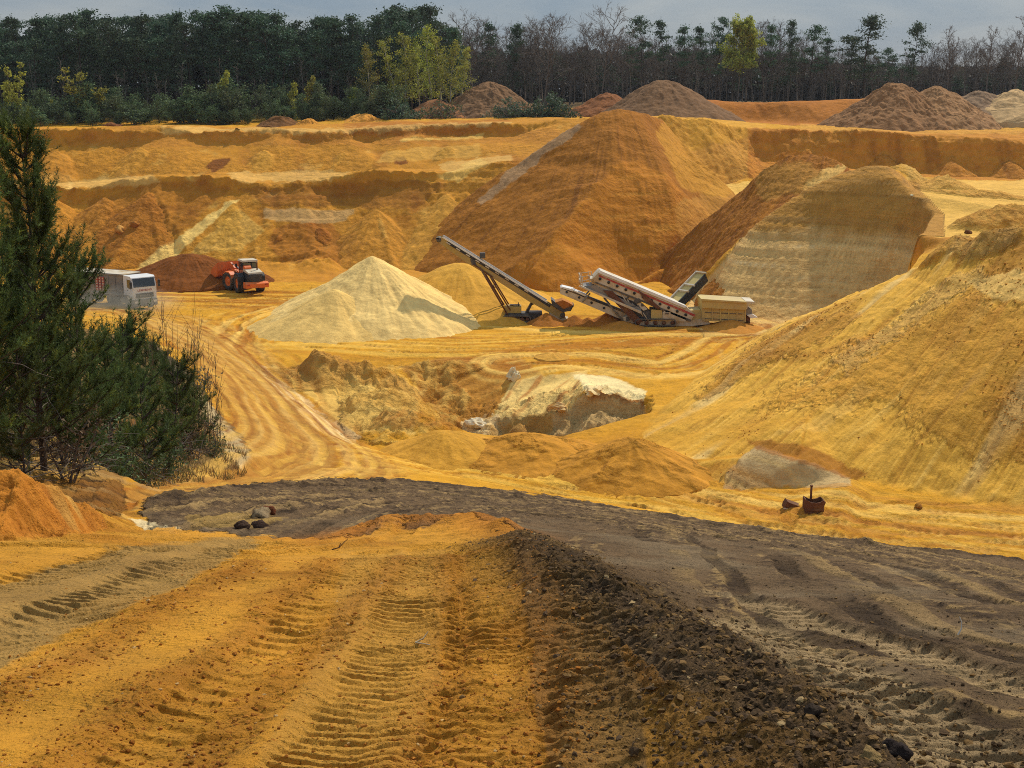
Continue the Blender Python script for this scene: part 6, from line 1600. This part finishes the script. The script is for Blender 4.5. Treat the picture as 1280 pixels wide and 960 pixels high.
# ---------------------------------------------------------------- stones, clods and sticks
M_ROCK = sand_mat('stone', 9, .02, .4)
def ico(sub, seed, amp=.25):
    bm = bmesh.new(); bmesh.ops.create_icosphere(bm, subdivisions=sub, radius=1)
    bm.verts.ensure_lookup_table(); v = np.array([x_.co[:] for x_ in bm.verts]); f = np.array([[q.index for q in t.verts] for t in bm.faces]); bm.free()
    n = 1+amp*(fbm(v[:, 0]*1.1+v[:, 2]*.7+seed*3.1, v[:, 1]*1.1-v[:, 2]*.8, 3, seed)*1.6)
    return v*n[:, None], f
def boulder(px, py, r_, col, label, seed, sc=(1, .8, .7), cat='stone', name='boulder'):
    p = V3(px, py); v, f = ico(3, seed, .42 if cat != 'block' else .85); v = v*(1+.10*fbm(v[:, 0]*4+seed, v[:, 1]*4+v[:, 2]*3, 3, seed))[:, None]*np.array(sc)*r_
    o = mesh_np(name, v, f, M_ROCK, np.tile(np.append(col, 0).astype(np.float32), (len(v), 1)), tris=True, smooth=cat != 'block', rough=np.full(len(v), .6))
    o.location = (p[0], p[1], p[2]+r_*sc[2]*.25); o.rotation_euler = (0, 0, seed*1.3); tag(o, label, cat, 'stones and clods lying about'); return o
boulder(327, 647, .2, S(150, 128, 96), 'pale grey boulder on the mud at the ramp edge', 1)
boulder(336, 641, .17, S(110, 62, 36), 'reddish clod right behind the pale grey boulder', 2, cat='clod', name='earth_clod')
boulder(303, 660, .13, S(72, 54, 42), 'dark clod at the mud edge beside the pale grey boulder', 3, cat='clod', name='earth_clod')
boulder(325, 660, .15, S(66, 48, 38), 'large dark clod below the pale grey boulder', 4, cat='clod', name='earth_clod')
boulder(1090, 950, .05, S(150, 122, 76), 'yellowish stone at the foot of the churned ridge', 6)
boulder(1118, 944, .062, S(48, 38, 34), 'black clod next to the yellowish stone', 7, cat='clod', name='earth_clod')
boulder(1016, 892, .042, S(60, 48, 38), 'dark angular clod on the tread marks', 8, cat='clod', name='earth_clod')
boulder(1034, 912, .032, S(140, 116, 76), 'small tan stone beside the dark angular clod', 9)
boulder(1148, 634, .22, S(170, 116, 44), 'lonely sand clod at the foot of the hill', 13, cat='clod', name='earth_clod')
boulder(1210, 292, .3, S(110, 70, 34), 'dark stone lying on the flat terrace', 14)
boulder(642, 474, .5, S(232, 214, 170), 'white chalky block standing on the back edge of the hole', 18, (.8, .8, 1.3), 'block')
boulder(596, 533, .5, S(232, 214, 176), 'white broken lump on the lip of the hole', 19, (1.4, .8, .6), 'block')
boulder(742, 492, .5, S(236, 208, 150), 'cream block at the corner of the pale ledge', 20, (1.3, .8, .6), 'block')
boulder(700, 512, .45, S(214, 176, 116), 'ochre block broken off the striped ramp', 21, (1.2, .9, .6), 'block')
boulder(1140, 245, .2, S(240, 220, 170), 'white block on the broken edge of the striped cliff', 15)
boulder(150, 290, .7, S(204, 150, 76), 'pale block fallen down the lower wall face', 16)
boulder(168, 283, .6, S(170, 110, 44), 'brown block above the pale fallen block', 17)
def stick(px, py, pts, r_, col, label):
    p = V3(px, py); o = mesh_np('twig', *tube_np([(np.array(q), np.linspace(r_, r_*.5, len(q))) for q in pts], 5), plain_mat('stick', col, .8, var=.3)); o.location = (p[0], p[1], p[2]+.01)
    tag(o, label, 'twig', 'sticks on the ground'); return o
stick(424, 688, [[(-.10, 0, 0), (0, 0, .03), (.07, .03, .10), (.12, .05, .14)], [(0, 0, .03), (.02, .02, .09)]], .009, (.10, .055, .03), 'forked brown stick poking out of the ramp near its crest')
stick(529, 806, [[(-.05, 0, .0), (0, .03, .015), (.03, .06, .05)], [(-.05, 0, 0), (.05, -.06, .01)]], .006, (.45, .36, .22), 'small pale twig on the tread marks of the ramp')
stick(1199, 796, [[(-.01, 0, 0), (.012, 0, .05), (.008, 0, .10), (-.01, 0, .14)]], .006, (.7, .66, .56), 'curved white twig standing on the mud')
# loose clods and gravel that nobody could count
r = np.random.default_rng(91); iv, if_ = ico(1, 5, .9); base12 = iv
def scatter(name, label, pts, sizes, cols, seed):
    rg = np.random.default_rng(seed); n = len(pts); q = rg.normal(size=(n, 3, 3)); q, _ = np.linalg.qr(q)
    sc = sizes[:, None, None]*rg.uniform(.55, 1.25, (n, 1, 3))
    v = np.einsum('nij,kj->nki', q, base12)*sc; v[:, :, 2] *= .65
    v = v+pts[:, None]+np.array((0, 0, 1))*sizes[:, None, None]*.25
    f = (if_[None]+(np.arange(n)*len(base12))[:, None, None]).reshape(-1, 3)
    c = np.repeat(cols, len(base12), 0).astype(np.float32); c = np.concatenate([c, np.zeros((len(c), 1), np.float32)], 1)
    tag(mesh_np(name, v.reshape(-1, 3), f, M_ROCK, c, smooth=False, tris=True), label, None, None, 'stuff')
def on_px(n, px0, px1, py0, py1, fn=None):
    out = []
    px = r.uniform(px0, px1, n*3); py = r.uniform(py0, py1, n*3)
    dx, dy, dz = ray(px, py); ys = np.exp(np.linspace(math.log(3.8), math.log(60), 700))
    for k in range(n*3):
        zs = GR.H(dx[k]/dy[k]*ys, ys); m_ = zs >= ys*dz[k]/dy[k]; j = int(np.argmax(m_))
        if not m_[j]: continue
        q = np.array((dx[k]/dy[k]*ys[j], ys[j], zs[j]))
        if fn is None or r.random() < fn(px[k], py[k]): out.append(np.append(q, (px[k], py[k])))
        if len(out) >= n: break
    return np.array(out)
def near_line(ln, n, spread):
    k = r.uniform(0, len(ln)-1.001, n); i = k.astype(int); f = (k-i)[:, None]
    p = ln[i, :2]*(1-f)+ln[i+1, :2]*f+r.normal(size=(n, 2))*spread
    return np.stack([p[:, 0], p[:, 1], GR.H(p[:, 0], p[:, 1])], 1)
P1 = on_px(2600, -60, 760, 680, 1000)[:, :3]
P2 = np.concatenate([near_line(l, 900, .16) for l in CLODROWS])
pp = np.concatenate([P1, P2]); P_ = pp
sz_ = .0025+.009*r.random(len(pp))**4; sz_[len(P1):] = .004+.014*r.random(len(P2))**3
cc = np.where(r.random((len(pp), 1)) < .03, S(196, 160, 104)[None], np.where(r.random((len(pp), 1)) < .5, S(150, 92, 30)[None], S(176, 116, 44)[None]))
scatter('gravel', 'loose orange clods and gravel on the ramp', pp, sz_, cc, 1)
P1 = near_line(rb, 7000, .42); P2 = on_px(3600, 700, 1340, 700, 1000)[:, :3]; pp = np.concatenate([P1, P2])
sz_ = .005+.024*r.random(len(pp))**4; sz_[len(P1):] = .004+.014*r.random(len(P2))**4
cc = np.where(r.random((len(pp), 1)) < .03, S(160, 134, 92)[None], np.where(r.random((len(pp), 1)) < .55, S(88, 68, 46)[None], S(126, 96, 56)[None]))
scatter('mud_clods', 'loose dark clods on the churned ridge and the mud', pp, sz_, cc, 2)
hv = hill[(G.X[hill]/G.Y[hill] < .6)]; wgt = np.clip(ck[(G.X[hill]/G.Y[hill] < .6)], 0, None)+.25*(G.R[hv] > .6)+.01; pk = r.choice(len(hv), 3600, p=wgt/wgt.sum())
pp = np.stack([G.X[hv[pk]], G.Y[hv[pk]], G.Z[hv[pk]]], 1)
cc = np.where(r.random((len(pp), 1)) < .3, S(222, 168, 78)[None], S(200, 140, 56)[None])
scatter('hill_clods', 'loose sand clods rolled down the hillside', pp, .03+.06*r.random(len(pp))**3, cc, 3)
# ================================================================ camera, sun, sky
cam = bpy.data.cameras.new('camera'); co = bpy.data.objects.new('camera', cam); COL.objects.link(co)
cam.sensor_width = 36; cam.lens = F/1280*36; cam.clip_start = .1; cam.clip_end = 9000
co.location = (0, 0, 0); co.rotation_euler = (math.pi/2-PITCH, 0, 0)
SC.camera = co
SUN_EL, SUN_AZ = math.radians(44), math.radians(33)     # azimuth measured from +Y (view direction) to the right
sd = Vector((math.sin(SUN_AZ)*math.cos(SUN_EL), math.cos(SUN_AZ)*math.cos(SUN_EL), math.sin(SUN_EL)))
sl = bpy.data.lights.new('sun', 'SUN'); sl.energy = 4.3; sl.angle = math.radians(1.2); sl.color = (1, .91, .76)
so = bpy.data.objects.new('sun', sl); COL.objects.link(so)
so.rotation_euler = sd.to_track_quat('Z', 'Y').to_euler()
w = bpy.data.worlds.new('World'); SC.world = w; w.use_nodes = True
nt = w.node_tree; bg = nt.nodes['Background']; L = nt.links.new
sky = nt.nodes.new('ShaderNodeTexSky'); sky.sky_type = 'NISHITA'; sky.sun_disc = False
sky.sun_elevation = SUN_EL; sky.sun_rotation = SUN_AZ
tc = N(nt, 'ShaderNodeTexCoord'); mp = N(nt, 'ShaderNodeMapping'); mp.inputs['Scale'].default_value = (1.3, 1.3, 5)
L(tc.outputs['Generated'], mp.inputs['Vector'])
cl1 = noise_n(nt, mp.outputs[0], 4.5, 6, .55, .5)
rmp = N(nt, 'ShaderNodeMapRange'); rmp.inputs[1].default_value = .36; rmp.inputs[2].default_value = .68; L(cl1, rmp.inputs[0])
cc_ = N(nt, 'ShaderNodeMix', data_type='RGBA'); L(rmp.outputs[0], cc_.inputs[0])
cc_.inputs[6].default_value = (1.5, 2.15, 3.0, 1); cc_.inputs[7].default_value = (3.0, 3.3, 3.6, 1)
sep = N(nt, 'ShaderNodeSeparateXYZ'); L(tc.outputs['Generated'], sep.inputs[0])
zen = math_n(nt, 'MULTIPLY_ADD', math_n(nt, 'MAXIMUM', sep.outputs[2], 0.0), 1.6, .92)       # overcast veil: brighter overhead than at the horizon
zc_ = N(nt, 'ShaderNodeMix', data_type='RGBA', blend_type='MULTIPLY'); zc_.inputs[0].default_value = 1; cz = N(nt, 'ShaderNodeCombineColor')
for i_ in range(3): L(zen, cz.inputs[i_])
L(cc_.outputs[2], zc_.inputs[6]); L(cz.outputs[0], zc_.inputs[7])
mxs = N(nt, 'ShaderNodeMix', data_type='RGBA'); mxs.inputs[0].default_value = .85
L(sky.outputs[0], mxs.inputs[6]); L(zc_.outputs[2], mxs.inputs[7]); L(mxs.outputs[2], bg.inputs[0])
bg.inputs[1].default_value = .118
SC.view_settings.view_transform = 'Standard'; SC.view_settings.look = 'None'
SC.view_settings.exposure = -.15; SC.view_settings.gamma = 1
SC.render.engine = 'CYCLES'
SC.cycles.use_denoising = False; SC.cycles.pixel_filter_type = 'BLACKMAN_HARRIS'; SC.cycles.filter_width = 1.0
SC.cycles.sample_clamp_direct = 8; SC.cycles.sample_clamp_indirect = 4; SC.cycles.max_bounces = 5; SC.cycles.diffuse_bounces = 3; SC.cycles.transparent_max_bounces = 8
# ================================================================ air
def vol_box(name, lo, hi, dens, col, noise=None, aniso=.3):
    m = bpy.data.materials.new(name); m.use_nodes = True; nt = m.node_tree; nt.nodes.clear()
    out = nt.nodes.new('ShaderNodeOutputMaterial'); v = nt.nodes.new('ShaderNodeVolumePrincipled')
    v.inputs['Color'].default_value = (*col, 1); v.inputs['Density'].default_value = dens; v.inputs['Anisotropy'].default_value = aniso
    nt.links.new(v.outputs[0], out.inputs['Volume'])
    bm = bmesh.new(); bmesh.ops.create_cube(bm, size=1)
    for q_ in bm.verts: q_.co = Vector([(lo[k]+hi[k])/2+q_.co[k]*(hi[k]-lo[k]) for k in range(3)])
    me = bpy.data.meshes.new(name); bm.to_mesh(me); bm.free(); me.materials.append(m)
    o = bpy.data.objects.new(name, me); COL.objects.link(o); return tag(o, None, None, None, 'stuff')
haze = vol_box('haze', (-2600, -60, -46), (2600, 3700, 45), .00010, (.80, .86, .95))

def dust(name, c, r_, dens, label):
    m = bpy.data.materials.new(name); m.use_nodes = True; nt = m.node_tree; nt.nodes.clear()
    out = nt.nodes.new('ShaderNodeOutputMaterial'); v = nt.nodes.new('ShaderNodeVolumePrincipled')
    v.inputs['Color'].default_value = (.86, .76, .58, 1); v.inputs['Anisotropy'].default_value = .2
    tc = nt.nodes.new('ShaderNodeTexCoord'); ln = nt.nodes.new('ShaderNodeVectorMath'); ln.operation = 'LENGTH'
    nt.links.new(tc.outputs['Object'], ln.inputs[0])
    n = noise_n(nt, tc.outputs['Object'], 2.2, 3, .6)
    f = math_n(nt, 'MAXIMUM', math_n(nt, 'SUBTRACT', 1.0, ln.outputs['Value']), 0.0)
    nt.links.new(math_n(nt, 'MULTIPLY', math_n(nt, 'MULTIPLY', f, dens), math_n(nt, 'MULTIPLY_ADD', n, 2.0, -.35)), v.inputs['Density'])
    nt.links.new(v.outputs[0], out.inputs['Volume'])
    bm = bmesh.new(); bmesh.ops.create_icosphere(bm, subdivisions=3, radius=1); me = bpy.data.meshes.new(name); bm.to_mesh(me); bm.free(); me.materials.append(m)
    o = bpy.data.objects.new(name, me); COL.objects.link(o); o.location = c; o.scale = r_
    return tag(o, label, None, None, 'stuff')
p_ = P(150, 384, 120.5); dust('dust', (p_[0]+.5, 119.5, float(GR.H(p_[0], 119.5))+.6), (6.5, 4.0, 1.7), .38, 'pale dust whirled up around the lorry wheels')
